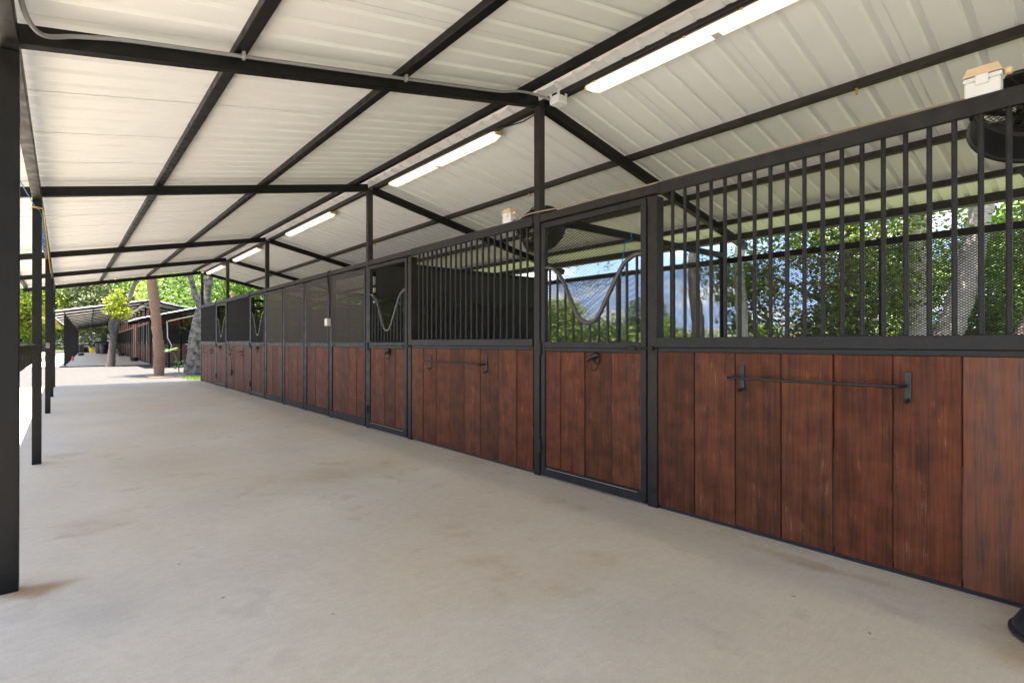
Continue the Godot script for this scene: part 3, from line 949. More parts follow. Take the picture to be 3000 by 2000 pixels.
	b.tube(pts, 0.003, 5)
	pts = [Vector3(PX + 0.045, py - 0.02, -7.31)]
	for k in range(1, 20):
		var f := k / 19.0
		pts.append(Vector3(PX + 0.05 + 0.055 * sin(f * PI), py - 0.66 * sin(f * PI * 0.98), -7.3 - 0.18 * f + 0.02 * sin(f * 9.0)))
	pts.append(Vector3(PX + 0.045, py - 0.02, -7.37))
	b.tube(pts, 0.0022, 5)
	single("yellow_twine", b, M.yellow, "loop of yellow baling twine tied round the outer post", "twine")
	b = MB.new()
	b.tube([Vector3(PX + 0.037, 2.08, -3.72), Vector3(PX + 0.03, 2.33, -5.6), Vector3(PX + 0.02, py - 0.03, -7.30), Vector3(PX + 0.046, py - 0.12, -7.31), Vector3(PX + 0.055, py - 0.26, -7.30)], 0.0028, 5)
	pts = []
	for k in 26:
		pts.append(Vector3(PX + 0.055 + 0.02 * sin(k * 1.9), py - 0.26 - 0.007 * k + 0.02 * sin(k * 1.3), -7.3 + 0.025 * cos(k * 2.3)))
	b.tube(pts, 0.004, 5)
	single("blue_twine", b, M.blue, "blue baling twine stretched between outer posts, knotted with yellow", "twine")
	b = MB.new()
	b.cbox(Vector3(PX + 0.0, 2.16, -19.68), Vector3(0.05, 0.13, 0.01), 0.002)
	single("blue_tape", b, mat(lin(0.015, 0.14, 0.22), 0.5), "strip of turquoise tape on the last outer post", "tape")
	b = MB.new()
	b.cbox(Vector3(PX, 1.2, -12.455), Vector3(0.055, 0.1, 0.022), 0.003)
	single("outlet", b, mat(lin(0.12, 0.12, 0.125), 0.5), "grey electrical outlet on the third outer post", "outlet")
	# blue cord in the stall
	b = MB.new()
	b.tube([Vector3(4.82, 2.475, -3.65), Vector3(4.83, 2.39, -3.64), Vector3(4.72, 2.36, -3.645), Vector3(4.66, 2.1, -3.65), Vector3(4.64, 1.95, -3.65)], 0.006, 5)
	single("baling_string", b, M.blue, "blue cord tied to the partition rail behind the door", "cord")
	# hangers under the right purlin
	for q in [Vector3(4.83, 0, -1.45), Vector3(4.83, 0, -5.35), Vector3(4.83, 0, -10.0)]:
		b = MB.new()
		b.lathe([[0.001, -0.055], [0.008, -0.05], [0.009, -0.02], [0.012, -0.015], [0.012, 0.0]], 10)
		single("sprinkler_nozzle", b, mat(lin(0.45, 0.30, 0.08), 0.35, 0.7), "small brass misting nozzle under the purlin", "nozzle", Vector3(q.x, rroof(q.x) + 0.102, q.z), "misting nozzles")
	# upturned tub
	t = thing("black_tub", "upturned black rubber tub on the floor against the planks", "tub", Vector3(3.195, 0, -0.17))
	b = MB.new()
	b.lathe([[0.195, 0.0], [0.205, 0.008], [0.205, 0.022], [0.192, 0.03], [0.188, 0.045], [0.168, 0.085], [0.164, 0.09], [0.160, 0.105], [0.150, 0.11], [0.146, 0.135], [0.149, 0.14], [0.145, 0.165], [0.135, 0.26], [0.125, 0.275], [0.10, 0.28], [0.0, 0.281]], 40)
	part("body", b.mesh(), M.rubber, t)
	b = MB.new()
	for k in 3:
		b.lathe([[0.150 - 0.004 * k, 0.16 + 0.03 * k], [0.153 - 0.004 * k, 0.164 + 0.03 * k], [0.150 - 0.004 * k, 0.168 + 0.03 * k]], 40)
	part("rib", b.mesh(), M.rubber, t)
	scatter_litter()

func scatter_litter() -> void:   # a few dry leaf bits on the slab, each lying flat
	var r := RandomNumberGenerator.new()
	r.seed = 99
	var b := MB.new()
	b.quad(Vector3(-0.012, 0, 0), Vector3(0, 0.002, 0.006), Vector3(0.013, 0.001, 0), Vector3(0, 0.003, -0.005))
	var m := b.mesh()
	for q in [Vector2(0.6, -2.9), Vector2(1.9, -3.9), Vector2(0.95, -2.4), Vector2(2.75, -1.1), Vector2(2.65, -0.75), Vector2(2.95, -4.0), Vector2(1.2, -5.4), Vector2(0.5, -3.5)]:
		var o := MeshInstance3D.new()
		o.name = numbered("leaf_litter")
		o.mesh = m
		o.material_override = mat(lin(0.26, 0.19, 0.13), 0.9)
		add_child(o)
		o.position = Vector3(q.x, 0.001, q.y)
		o.rotation.y = r.randf() * TAU
		meta(o, "tiny dry leaf scrap lying on the concrete floor", "leaf", "dry scraps on the slab")

func outlet_box(at: Vector3, s: float, label: String, brown := false) -> void:
	var t := thing("outlet_box", label, "outlet box", at, "outlet boxes on the top rail")
	var m: Material = M.cream if brown else M.white
	part("box", boxmesh(Vector3(0.075, 0.075, 0.135 * s), 0.006), m, t, Vector3(0, 0.0375, 0))
	part("collar", boxmesh(Vector3(0.085, 0.022, 0.145 * s), 0.004), m, t, Vector3(0, 0.086, 0))
	var b := MB.new()
	var l := 0.15 * s
	var p := [Vector3(-0.046, 0, -l / 2), Vector3(0.046, 0, -l / 2), Vector3(0.046, 0, l / 2), Vector3(-0.046, 0, l / 2)]
	var q := [Vector3(-0.034, 0.045, -l / 2 + 0.018), Vector3(0.034, 0.045, -l / 2 + 0.018), Vector3(0.034, 0.045, l / 2 - 0.018), Vector3(-0.034, 0.045, l / 2 - 0.018)]
	for k in 4:
		var j := (k + 1) % 4
		b._face(p[k], p[j], q[j], q[k], (p[k] + p[j]))
	b.quad(q[3], q[2], q[1], q[0])
	part("lid", b.mesh(), M.cream, t, Vector3(0, 0.098, 0))
	part("hasp", boxmesh(Vector3(0.012, 0.05, 0.05 * s), 0.003), m, t, Vector3(-0.045, 0.075, 0))
	part("cable_gland", boxmesh(Vector3(0.035, 0.03, 0.03), 0.006), M.cream, t, Vector3(0, 0.095, l / 2 + 0.015))

func drum_fan(at: Vector3, label: String) -> void:   # axis tips down into the stall
	var t := thing("drum_fan", label, "fan", at, "drum fans hung inside the stalls")
	var ax := Vector3(-0.82, 0.50, 0.28).normalized()   # from the drum towards the intake side
	var x := ax.cross(Vector3(0, 0, 1)).normalized()
	var bs := Basis(x, ax, x.cross(ax))
	var r := 0.235
	var d := 0.19
	var b := MB.new()
	b.lathe([[r, -d / 2], [r + 0.012, -d / 2 + 0.006], [r + 0.012, -d / 2 + 0.02], [r, -d / 2 + 0.026], [r, d / 2 - 0.026], [r + 0.012, d / 2 - 0.02], [r + 0.012, d / 2 - 0.006], [r, d / 2], [r - 0.012, d / 2], [r - 0.012, -d / 2], [r, -d / 2]], 48, Vector3.ZERO, bs)
	part("drum", b.mesh(), M.black, t)
	for side in [-1.0, 1.0]:
		b = MB.new()
		for k in 10:
			var rr := 0.05 + 0.019 * k
			var pts := []
			for s in 33:
				pts.append(bs * Vector3(rr * cos(TAU * s / 32), side * (d / 2 + 0.015 * (1.0 - rr / r)), rr * sin(TAU * s / 32)))
			b.tube(pts, 0.0017, 4, false)
		for k in 24:
			var an := TAU * k / 24
			var e := Vector3(cos(an), 0, sin(an))
			b.tube([bs * (e * 0.045 + Vector3(0, side * (d / 2 + 0.013), 0)), bs * (e * (r - 0.004) + Vector3(0, side * d / 2, 0))], 0.0017, 4, false)
		part("grille", b.mesh(), M.steel_brown, t)
	b = MB.new()
	b.lathe([[0.001, -0.07], [0.06, -0.07], [0.065, -0.05], [0.065, 0.08], [0.05, 0.095], [0.001, 0.098]], 24, Vector3.ZERO, bs)
	part("motor", b.mesh(), M.black, t)
	b = MB.new()
	for k in 4:
		var an := TAU * k / 4.0 + 0.3
		var e := Vector3(cos(an), 0, sin(an))
		var f := Vector3(-sin(an), 0, cos(an))
		var q0 := e * 0.06 - f * 0.03 + Vector3(0, 0.01, 0)
		var q1 := e * 0.21 - f * 0.06 + Vector3(0, 0.025, 0)
		var q2 := e * 0.205 + f * 0.06 + Vector3(0, -0.03, 0)
		var q3 := e * 0.06 + f * 0.03 + Vector3(0, -0.02, 0)
		b.quad(bs * q0, bs * q1, bs * q2, bs * q3)
		b.quad(bs * (q3 + Vector3(0, 0.003, 0)), bs * (q2 + Vector3(0, 0.003, 0)), bs * (q1 + Vector3(0, 0.003, 0)), bs * (q0 + Vector3(0, 0.003, 0)))
	part("blades", b.mesh(), M.steel_brown, t)
	b = MB.new()   # yoke bracket to the top rail and a wire handle
	var hook := Vector3(WX + 0.075, 2.44, at.z) - at
	b.tube([bs * Vector3(0, 0, r), hook + Vector3(0, 0, 0.20), hook + Vector3(0, 0, -0.20), bs * Vector3(0, 0, -r)], 0.011, 8)
	b.tube([bs * Vector3(r * 0.35, 0.06, r * 0.95) + Vector3(0, 0.0, 0), Vector3(-0.05, r * 0.98, 0.07), Vector3(-0.05, r * 0.98, -0.07), bs * Vector3(r * 0.35, 0.06, -r * 0.95)], 0.006, 6)
	part("bracket", b.mesh(), M.black, t)
	b = MB.new()
	b.tube([Vector3(0.02, -0.26, -0.05), Vector3(0.03, -0.36, 0.0), Vector3(0.05, -0.44, 0.06), Vector3(0.03, -0.40, 0.10), Vector3(-0.02, -0.30, 0.05), Vector3(-0.1, -0.1, 0.2), hook + Vector3(0, 0, 0.12)], 0.006, 6)
	part("cord", b.mesh(), M.black, t)

func blanket_bar(z0: float, z1: float, label: String, m: Material) -> void:
	var t := thing("blanket_bar", label, "blanket bar", Vector3(WX, 1.02, (z0 + z1) * 0.5), "blanket bars on the stall panels")
	var o := -Vector3(0, 0, t.position.z)
	var b := MB.new()
	var zb := z1 + 0.03
	b.tube([o + Vector3(0.004, 0.0, z0 - 0.01), o + Vector3(-0.07, 0.0, z0 - 0.015), o + Vector3(-0.088, 0.0, z0 - 0.035), o + Vector3(-0.088, 0.0, z1 - 0.0), o + Vector3(-0.075, 0.0, z1 - 0.03), o + Vector3(0.004, 0.0, zb - 0.02)], 0.0085, 10)
	part("rail", b.mesh(), m, t)
	for z in [z0, zb]:
		part("bracket", boxmesh(Vector3(0.008, 0.16, 0.03), 0.001), m, t, o + Vector3(0.001, -0.005, z))
		b = MB.new()
		b.tube([o + Vector3(0.0, -0.07, z), o + Vector3(-0.02, -0.088, z), o + Vector3(-0.04, -0.085, z), o + Vector3(-0.045, -0.068, z)], 0.007, 6)
		part("hook", b.mesh(), m, t)

func bridle_hook(z: float, label: String) -> void:   # cast horse head looking along the aisle, ring and hook below
	var t := thing("bridle_hook", label, "bridle hook", Vector3(WX + 0.006, 1.06, z), "horse-head bridle hooks on the doors")
	t.scale = Vector3(0.8, 0.68, 0.68)
	var b := MB.new()
	b.tube([Vector3(-0.012, 0.125, 0.05), Vector3(-0.03, 0.122, 0.02), Vector3(-0.04, 0.10, -0.035), Vector3(-0.04, 0.065, -0.09), Vector3(-0.04, 0.055, -0.105)], [0.03, 0.036, 0.027, 0.018, 0.016], 12)
	b.tube([Vector3(-0.03, 0.14, 0.03), Vector3(-0.035, 0.175, 0.035)], [0.012, 0.002], 8)
	part("horse_head", b.mesh(), M.black, t)
	b = MB.new()
	var pts := []
	for k in 17:
		var a := TAU * k / 16.0
		pts.append(Vector3(-0.012, 0.07 + 0.055 * cos(a) * 0.95, 0.02 + 0.04 * sin(a)))
	b.tube(pts, 0.008, 6, false)
	part("ring", b.mesh(), M.steel_front, t)
	b = MB.new()
	b.tube([Vector3(-0.01, 0.03, 0.02), Vector3(-0.012, -0.03, 0.024), Vector3(-0.02, -0.06, 0.005), Vector3(-0.03, -0.065, -0.02), Vector3(-0.04, -0.045, -0.035), Vector3(-0.042, -0.02, -0.038)], 0.0065, 6)
	part("hook", b.mesh(), M.steel_front, t)
	part("backplate", boxmesh(Vector3(0.006, 0.10, 0.05), 0.002), M.black, t, Vector3(-0.004, 0.11, 0.03))

# ---------------------------------------------------------------- far barn, shelter, house, fences, vehicles
func yard_buildings() -> void:
	var t := thing("far_barn", "matching open-sided barn beyond the gravel with dark rafters and tan stall fronts", "barn", Vector3(3.9, 0, -38))
	var o := -t.position
	t.rotation.y = -0.028
	var dx := 0.4
	var zs := []
	for k in 14: zs.append(-37.0 - 3.66 * k)
	for z in zs:
		part("post", boxmesh(Vector3(0.09, 2.76, 0.09)), M.steel, t, o + Vector3(0.1, 1.38, z))
		part("ridge_post", boxmesh(Vector3(0.08, 3.5, 0.08)), M.steel, t, o + Vector3(3.9, 1.75, z))
		part("back_post", boxmesh(Vector3(0.08, 2.7, 0.08)), M.steel, t, o + Vector3(7.3, 1.35, z))
		var b := MB.new()
		b.beam(o + Vector3(-0.5, 2.80, z), o + Vector3(3.9, 3.64, z), 0.08, 0.08)
		part("rafter", b.mesh(), M.steel, t)
		b = MB.new()
		b.beam(o + Vector3(3.95, 3.63, z), o + Vector3(8.0, 2.77, z), 0.08, 0.08)
		part("rafter", b.mesh(), M.steel, t)
	for q in [[0.1, 2.80], [1.3, 3.15], [2.5, 3.38], [3.6, 3.59], [4.3, 3.56], [5.6, 3.285], [7.3, 2.925]]:
		part("purlin", boxmesh(Vector3(0.06, 0.05, 49.6)), M.steel, t, o + Vector3(q[0], q[1], -60.9))
	var lm := sheet_mesh(4.5, 0.191)
	var rm := sheet_mesh(4.2, -0.213)
	var z := -36.1
	while z > -85.5:
		part("roof_sheet", lm, M.sheet, t, o + Vector3(-0.62, 2.825, z))
		part("roof_sheet", rm, M.sheet, t, o + Vector3(3.88, 3.695, z))
		z -= 0.9144
	# stall fronts
	var zb := -38.5
	var n := 12
	for k in n:
		var za := zb - 3.66 * k
		var zc := za - 1.83
		var sf := part("stall_front", boxmesh(Vector3(0.05, 1.15, 3.5)), M.wood_tan, t, o + Vector3(3.92, 0.575, zc))
		for j in 11:
			part("board_joint", boxmesh(Vector3(0.006, 1.12, 0.02), 0.001), M.board_black, sf, Vector3(-0.026, 0, -1.6 + 0.32 * j))
		part("upper_panel", boxmesh(Vector3(0.04, 1.2, 3.5)), M.black, t, o + Vector3(3.93, 1.80, zc))
		for j in 3:
			part("stile", boxmesh(Vector3(0.05, 2.4, 0.06)), M.steel, t, o + Vector3(3.89, 1.2, za - 0.6 - 1.22 * j))
		part("label_plate", boxmesh(Vector3(0.01, 0.12, 0.5), 0.002), M.white, t, o + Vector3(3.888, 1.22, za - 0.9))
		part("fascia", boxmesh(Vector3(0.04, 0.75, 3.6)), M.wood_red, t, o + Vector3(3.95, 2.80, zc))
		part("tan_rail", boxmesh(Vector3(0.06, 0.10, 3.6)), M.wood_tan, t, o + Vector3(3.90, 2.43, zc))
	for q in [-47.6, -49.6]:
		part("tan_column", boxmesh(Vector3(0.16, 3.3, 0.9)), M.wood_tan, t, o + Vector3(3.86, 1.65, q))
	# end wall facing the yard
	for k in 11:
		part("end_board", boxmesh(Vector3(0.295, 1.15, 0.04)), M.wood_tan, t, o + Vector3(4.07 + 0.3 * k, 0.575, -38.4))
	part("end_panel", boxmesh(Vector3(3.3, 1.15, 0.04)), M.black, t, o + Vector3(5.6, 1.74, -38.42))
	part("end_fascia", boxmesh(Vector3(3.3, 0.75, 0.04)), M.wood_red, t, o + Vector3(5.6, 2.70, -38.44))
	# unlit tube lights along the far ridge
	var fm := fixture_mesh(2.44, false)
	for k in 5:
		var l := thing("far_ridge_lamp", "unlit white tube lamp under the far barn's ridge", "ceiling light", Vector3(3.62 + 0.1025 * k, 3.44, -38.9 - 3.66 * k), "unlit lamps in the far barn")
		part("housing", fm[0], M.white, l)
		part("diffuser", fm[1], M.diffuser_dim, l)
		part("mount", boxmesh(Vector3(0.04, 0.1, 2.0)), M.steel, l, Vector3(0, 0.06, 0))
	# small lean-to in front of the far barn's end
	t = thing("lean_to", "small lean-to roof on black posts in front of the far barn's end wall", "shelter", Vector3(4.15, 0, -32.2))
	for q in [[4.15, -32.2, 2.65], [5.85, -32.2, 3.1], [7.6, -32.2, 3.5], [5.2, -35.8, 2.95]]:
		part("post", boxmesh(Vector3(0.09, q[2], 0.09)), M.steel, t, Vector3(q[0] - 4.15, q[2] / 2 - 0.04, q[1] + 32.2))
	var bb := MB.new()
	bb.beam(Vector3(-1.3, 2.34, 0), Vector3(3.6, 3.60, 0), 0.08, 0.18)
	part("beam", bb.mesh(), M.steel, t)
	bb = MB.new()
	bb.beam(Vector3(-1.3, 2.34, -5.6), Vector3(3.6, 3.60, -5.6), 0.08, 0.18)
	part("beam", bb.mesh(), M.steel, t)
	var sm := sheet_mesh(5.1, 0.257)
	for k in 7:
		part("roof_sheet", sm, M.sheet, t, Vector3(-1.45, 2.41, 0.25 - 0.9144 * k))
	bb = MB.new()
	bb.tube([Vector3(-0.05, 2.35, 0.07), Vector3(0.9, 2.62, 0.06), Vector3(1.6, 2.80, 0.05)], 0.03, 8)
	bb.tube([Vector3(-0.1, 2.36, 0.07), Vector3(-0.07, 1.5, 0.09), Vector3(0.1, 1.1, 0.1), Vector3(0.02, 0.75, 0.09)], 0.02, 8)
	part("water_pipe", bb.mesh(), M.beige, t)
	part("tap_box", boxmesh(Vector3(0.12, 0.14, 0.08), 0.01), M.white, t, Vector3(-0.1, 0.85, 0.08))
	# things at the far end of the other aisle
	var tub := MB.new()
	tub.lathe([[0.20, 0.0], [0.26, 0.22], [0.28, 0.23], [0.28, 0.25], [0.25, 0.25], [0.19, 0.03], [0.0, 0.03]], 20)
	for q in [[3.7, -44.1, "black rubber feed pan under the far barn's first stalls"], [4.2, -62.0, "black rubber feed pan farther down the far aisle"], [1.3, -66.0, "black tub near the far barn's outer posts"]]:
		single("feed_pan", tub, M.rubber, q[2], "feed pan", Vector3(q[0], -0.01, q[1]), "feed pans on the far slab")
	t = thing("fire_extinguisher", "red fire extinguisher by the far barn's outer posts", "fire extinguisher", Vector3(0.51, -0.01, -47.7))
	t.scale = Vector3.ONE * 0.55
	bb = MB.new()
	bb.lathe([[0.0, 0.0], [0.1, 0.0], [0.105, 0.03], [0.105, 0.5], [0.08, 0.58], [0.035, 0.61], [0.03, 0.66], [0.0, 0.66]], 16)
	part("cylinder", bb.mesh(), M.red, t)
	part("valve", boxmesh(Vector3(0.05, 0.08, 0.14), 0.008), M.black, t, Vector3(0, 0.69, 0))
	bb = MB.new()
	bb.tube([Vector3(0, 0.68, 0.06), Vector3(0, 0.6, 0.14), Vector3(0, 0.35, 0.13)], 0.015, 6)
	part("hose", bb.mesh(), M.black, t)
	bb = MB.new()
	bb.lathe([[0.0, 0.0], [0.25, 0.0], [0.33, 0.55], [0.35, 0.56], [0.35, 0.6], [0.30, 0.6], [0.23, 0.03], [0.0, 0.03]], 20)
	single("yellow_bucket", bb, M.yellow, "yellow bucket at the end of the far aisle", "bucket", Vector3(2.75, -0.01, -84.5))
	for q in [[1.6, -86.0, 0.9], [2.2, -86.6, 0.6], [3.2, -78.0, 1.2], [3.45, -74.0, 1.1], [1.0, -79.0, 0.45]]:
		bb = MB.new()
		bb.lathe([[0.0, 0.0], [0.34, 0.0], [0.36, 0.06], [0.40, q[2] - 0.1], [0.43, q[2] - 0.08], [0.43, q[2] - 0.03], [0.30, q[2]], [0.0, q[2] + 0.02]], 18)
		single("storage_bin", bb, M.black, "black lidded bin standing at the far end of the other aisle", "bin", Vector3(q[0], -0.01, q[1]), "bins at the far aisle's end")
	vehicle("parked_car", "dark green parked car at the end of the far aisle", Vector3(4.2, -0.08, -93), 1.3, M.car_green, 1.0)
	vehicle("white_van", "white van parked beyond the paddock fence", Vector3(-5.9, -0.08, -128), 0.2, M.white, 1.35)
	t = thing("stock_trailer", "white stock trailer with ribbed sides behind the far barn", "trailer", Vector3(3.3, -0.08, -108))
	part("body", boxmesh(Vector3(7.2, 2.3, 2.2), 0.12), M.white, t, Vector3(0, 1.75, 0))
	bb = MB.new()
	bb.tube([Vector3(-3.6, 2.6, 1.1), Vector3(-3.55, 3.05, 0.9), Vector3(0, 3.15, 0.8), Vector3(3.55, 3.05, 0.9), Vector3(3.6, 2.6, 1.1)], 0.06, 6)
	part("roof_hoop", bb.mesh(), M.galv, t)
	for k in 4:
		part("rib", boxmesh(Vector3(0.09, 2.3, 0.05)), M.conduit, t, Vector3(-3.3 + 2.2 * k, 1.75, 1.12))
	for y in [1.2, 2.1]:
		part("rail", boxmesh(Vector3(7.1, 0.07, 0.05)), M.conduit, t, Vector3(0, y, 1.125))
	for x in [-0.6, 0.6]:
		var wh := wheel(0.38)
		var w := part("wheel", wh, M.tyre, t, Vector3(x, 0.38, 1.0))
		w.rotation.x = PI / 2
	# black paddock fence
	t = thing("paddock_fence", "black board paddock fence beyond the gravel yard", "fence", Vector3(0, -0.08, -106))
	for k in 17:
		part("post", boxmesh(Vector3(0.15, 1.5, 0.15)), M.black, t, Vector3(-34.0 + 2.5 * k, 0.75, 0))
	for y in [0.5, 0.95, 1.4]:
		part("rail", boxmesh(Vector3(40.6, 0.16, 0.05)), M.black, t, Vector3(-14, y, 0.1))
	# pale house and tile-coped wall beyond the stalls
	t = thing("pale_house", "long pale house seen through the stall mesh", "house", Vector3(52, -0.08, -26))
	t.rotation.y = -0.75
	part("wall", boxmesh(Vector3(0.3, 2.7, 44)), M.house, t, Vector3(0, 1.35, 0))
	part("roof", boxmesh(Vector3(3.0, 0.22, 45)), M.house, t, Vector3(1.2, 2.81, 0))
	for k in 9:
		var w := part("window", boxmesh(Vector3(0.06, 1.0, 1.4)), M.white, t, Vector3(-0.17, 1.5, -18.0 + 4.5 * k))
		part("pane", boxmesh(Vector3(0.02, 0.85, 1.25)), M.glass, w, Vector3(-0.03, 0, 0))
	t = thing("garden_wall", "low garden wall with terracotta coping in front of the pale house", "wall", Vector3(38, -0.08, -19))
	t.rotation.y = -0.75
	part("wall", boxmesh(Vector3(0.25, 1.55, 46)), M.house, t, Vector3(0, 0.775, 0))
	part("coping", boxmesh(Vector3(0.5, 0.2, 46)), M.terracotta, t, Vector3(0, 1.65, 0))

func wheel(r: float) -> ArrayMesh:
	var b := MB.new()
	b.lathe([[0.0, -0.1], [r * 0.6, -0.1], [r * 0.95, -0.11], [r, -0.07], [r, 0.07], [r * 0.95, 0.11], [r * 0.6, 0.1], [r * 0.55, 0.07], [0.0, 0.08]], 20)
	return b.mesh()

func vehicle(called: String, label: String, at: Vector3, turn: float, paint: Material, tall: float) -> void:
	var t := thing(called, label, "car" if tall < 1.2 else "van", at, "", turn)
	var side := [Vector2(-2.2, 0.35), Vector2(-2.25, 0.75), Vector2(-1.2, 0.95), Vector2(-0.5, 1.5 * tall), Vector2(1.7, 1.52 * tall), Vector2(2.2, 1.0), Vector2(2.25, 0.4)]
	var b := MB.new()
	for k in side.size():
		var p: Vector2 = side[k]
		var q: Vector2 = side[(k + 1) % side.size()]
		var wp := 0.88 if p.y < 1.2 else 0.72
		var wq := 0.88 if q.y < 1.2 else 0.72
		b._face(Vector3(p.x, p.y, -wp), Vector3(p.x, p.y, wp), Vector3(q.x, q.y, wq), Vector3(q.x, q.y, -wq), Vector3((p.x + q.x) * 0.3, (p.y + q.y) * 0.5 - 0.8, 0))
	for s in [-1.0, 1.0]:
		for k in range(1, side.size() - 1):
			var f := func(p: Vector2) -> Vector3: return Vector3(p.x, p.y, s * (0.88 if p.y < 1.2 else 0.72))
			var a: Vector3 = f.call(side[0]); var d: Vector3 = f.call(side[k]); var e: Vector3 = f.call(side[k + 1])
			if (d - a).cross(e - a).dot(Vector3(0, 0, s)) > 0: b.tri(a, d, e)
			else: b.tri(a, e, d)
	part("body", b.mesh(), paint, t)
	for s in [-1.0, 1.0]:
		part("side_window", boxmesh(Vector3(1.7, 0.36 * tall, 0.02), 0.004), M.glass, t, Vector3(0.55, 1.23 * tall, s * 0.81))
		for x in [-1.4, 1.4]:
			var w := part("wheel", wheel(0.34), M.tyre, t, Vector3(x, 0.34, s * 0.80))
			w.rotation.x = PI / 2
		part("headlight", boxmesh(Vector3(0.06, 0.12, 0.3), 0.01), M.pvc, t, Vector3(-2.2, 0.72, s * 0.6))
	var ws := MB.new()
	ws._face(Vector3(-1.12, 1.03, -0.7), Vector3(-1.12, 1.03, 0.7), Vector3(-0.58, 1.46 * tall, 0.62), Vector3(-0.58, 1.46 * tall, -0.62), Vector3(-1, 1, 0))
	part("windscreen", ws.mesh(), M.glass, t, Vector3(-0.03, 0.03, 0))

# ---------------------------------------------------------------- plants
func leaves(blobs: Array, size: float, col: Color, col2: Color, seed_: int, per := 26, spread := 0.3, droop := 0.0) -> ArrayMesh:
	# blobs: [centre, radii, number of leaves]; leaves hang in clusters spread through the volume
	var r := RandomNumberGenerator.new()
	r.seed = seed_
	var v := PackedVector3Array()
	var n := PackedVector3Array()
	var c := PackedColorArray()
	var ix := PackedInt32Array()
	for bl in blobs:
		var cl := int(bl[2] / per)
		for k in cl:
			var d := Vector3(r.randfn(), r.randfn(), r.randfn()).normalized()
			var ce: Vector3 = bl[0] + d * (bl[1] as Vector3) * (0.35 + 0.65 * sqrt(r.randf()))
			var tone := r.randf()
			var base := col.lerp(col2, tone)
			for j in per:
				var p := ce + Vector3(r.randfn(), r.randfn() * 0.75, r.randfn()) * spread
				var dir := Vector3(r.randfn(), r.randfn() * 0.6 - droop, r.randfn()).normalized()
				var up := Vector3(r.randfn() * 0.7, 1.0, r.randfn() * 0.7)
				var sd := dir.cross(up).normalized()
				var s := size * (0.65 + 0.7 * r.randf())
				var nn := sd.cross(dir).normalized()
				var q := v.size()
				v.append(p); v.append(p + dir * s * 0.5 + sd * s * 0.27); v.append(p + dir * s); v.append(p + dir * s * 0.5 - sd * s * 0.27)
				var cc := base * (0.88 + 0.24 * r.randf())
				for e in 4:
					n.append(nn); c.append(cc)
				ix.append(q); ix.append(q + 2); ix.append(q + 1); ix.append(q); ix.append(q + 3); ix.append(q + 2)
	var arr := []
	arr.resize(Mesh.ARRAY_MAX)
	arr[Mesh.ARRAY_VERTEX] = v; arr[Mesh.ARRAY_NORMAL] = n; arr[Mesh.ARRAY_COLOR] = c; arr[Mesh.ARRAY_INDEX] = ix
	var m := ArrayMesh.new()
	m.add_surface_from_arrays(Mesh.PRIMITIVE_TRIANGLES, arr)
	return m

func limb(pts: Array, radii: Array, seed_: int, sides := 14) -> ArrayMesh:   # a bumpy tapering trunk or limb through pts
	var cv := Curve3D.new()
	for k in pts.size():
		var tn: Vector3 = (pts[mini(k + 1, pts.size() - 1)] - pts[maxi(k - 1, 0)]) / 6.0
		cv.add_point(pts[k], -tn, tn)
	var l := cv.get_baked_length()
	var m := maxi(6, int(l / 0.09))
	var f := noise(seed_, 1.0, 3)
	var ps := []
	var rs := []
	for k in m + 1:
		var s := float(k) / m
		var off := s * (radii.size() - 1)
		var q := mini(int(off), radii.size() - 2)
		ps.append(cv.sample_baked(l * s))
		rs.append(lerpf(radii[q], radii[q + 1], off - q) * (1.0 + 0.10 * f.get_noise_1d(k * 0.9)))
	var b := MB.new()
	b.tube(ps, rs, sides)
	for k in b.v.size():
		b.v[k] += b.n[k] * minf(0.05, 0.055 * radii[0] / 0.2) * (f.get_noise_3d(b.v[k].x * 7.0, b.v[k].y * 2.5, b.v[k].z * 7.0) + 0.6 * f.get_noise_3d(b.v[k].x * 19.0, b.v[k].y * 9.0, b.v[k].z * 19.0))
	return b.mesh()

func tree(called: String, label: String, group: String, at: Vector3, limbs: Array, bark: Material, crown: Mesh) -> Node3D:
	var t := thing(called, label, "tree", at, group)
	for k in limbs.size():
		part("trunk" if k == 0 else "limb", limb(limbs[k][0], limbs[k][1], 100 + k), bark, t)
	if crown: part("crown", crown, M.leaf, t)
	return t

func frond(b: MB, base: Vector3, dir: Vector3, l: float, sag: float, wide: float, col: Color, r: RandomNumberGenerator) -> void:
	var n := 16
	var p := base
	var d := dir.normalized()
	var side := d.cross(Vector3.UP).normalized()
	b.col = col
	for k in n:
		var s := l / n
		var q := p + d * s
		d = (d + Vector3(0, -sag / n, 0)).normalized()
		var w := wide * sin(PI * (0.12 + 0.85 * k / n))
		for e in [-1.0, 1.0]:
			for h in 2:
				var a := p.lerp(q, h * 0.5)
				var tip: Vector3 = a + side * e * w + d * w * 0.55 + Vector3(0, -w * (0.25 + 0.3 * r.randf()), 0)
				var nn := (tip - a).normalized().cross(d).normalized() * 0.02
				b.quad(a - d * 0.018, a + d * 0.018, tip + d * 0.006, tip - d * 0.006)
		b.tri(p + side * 0.015, p - side * 0.015, q)
		p = q

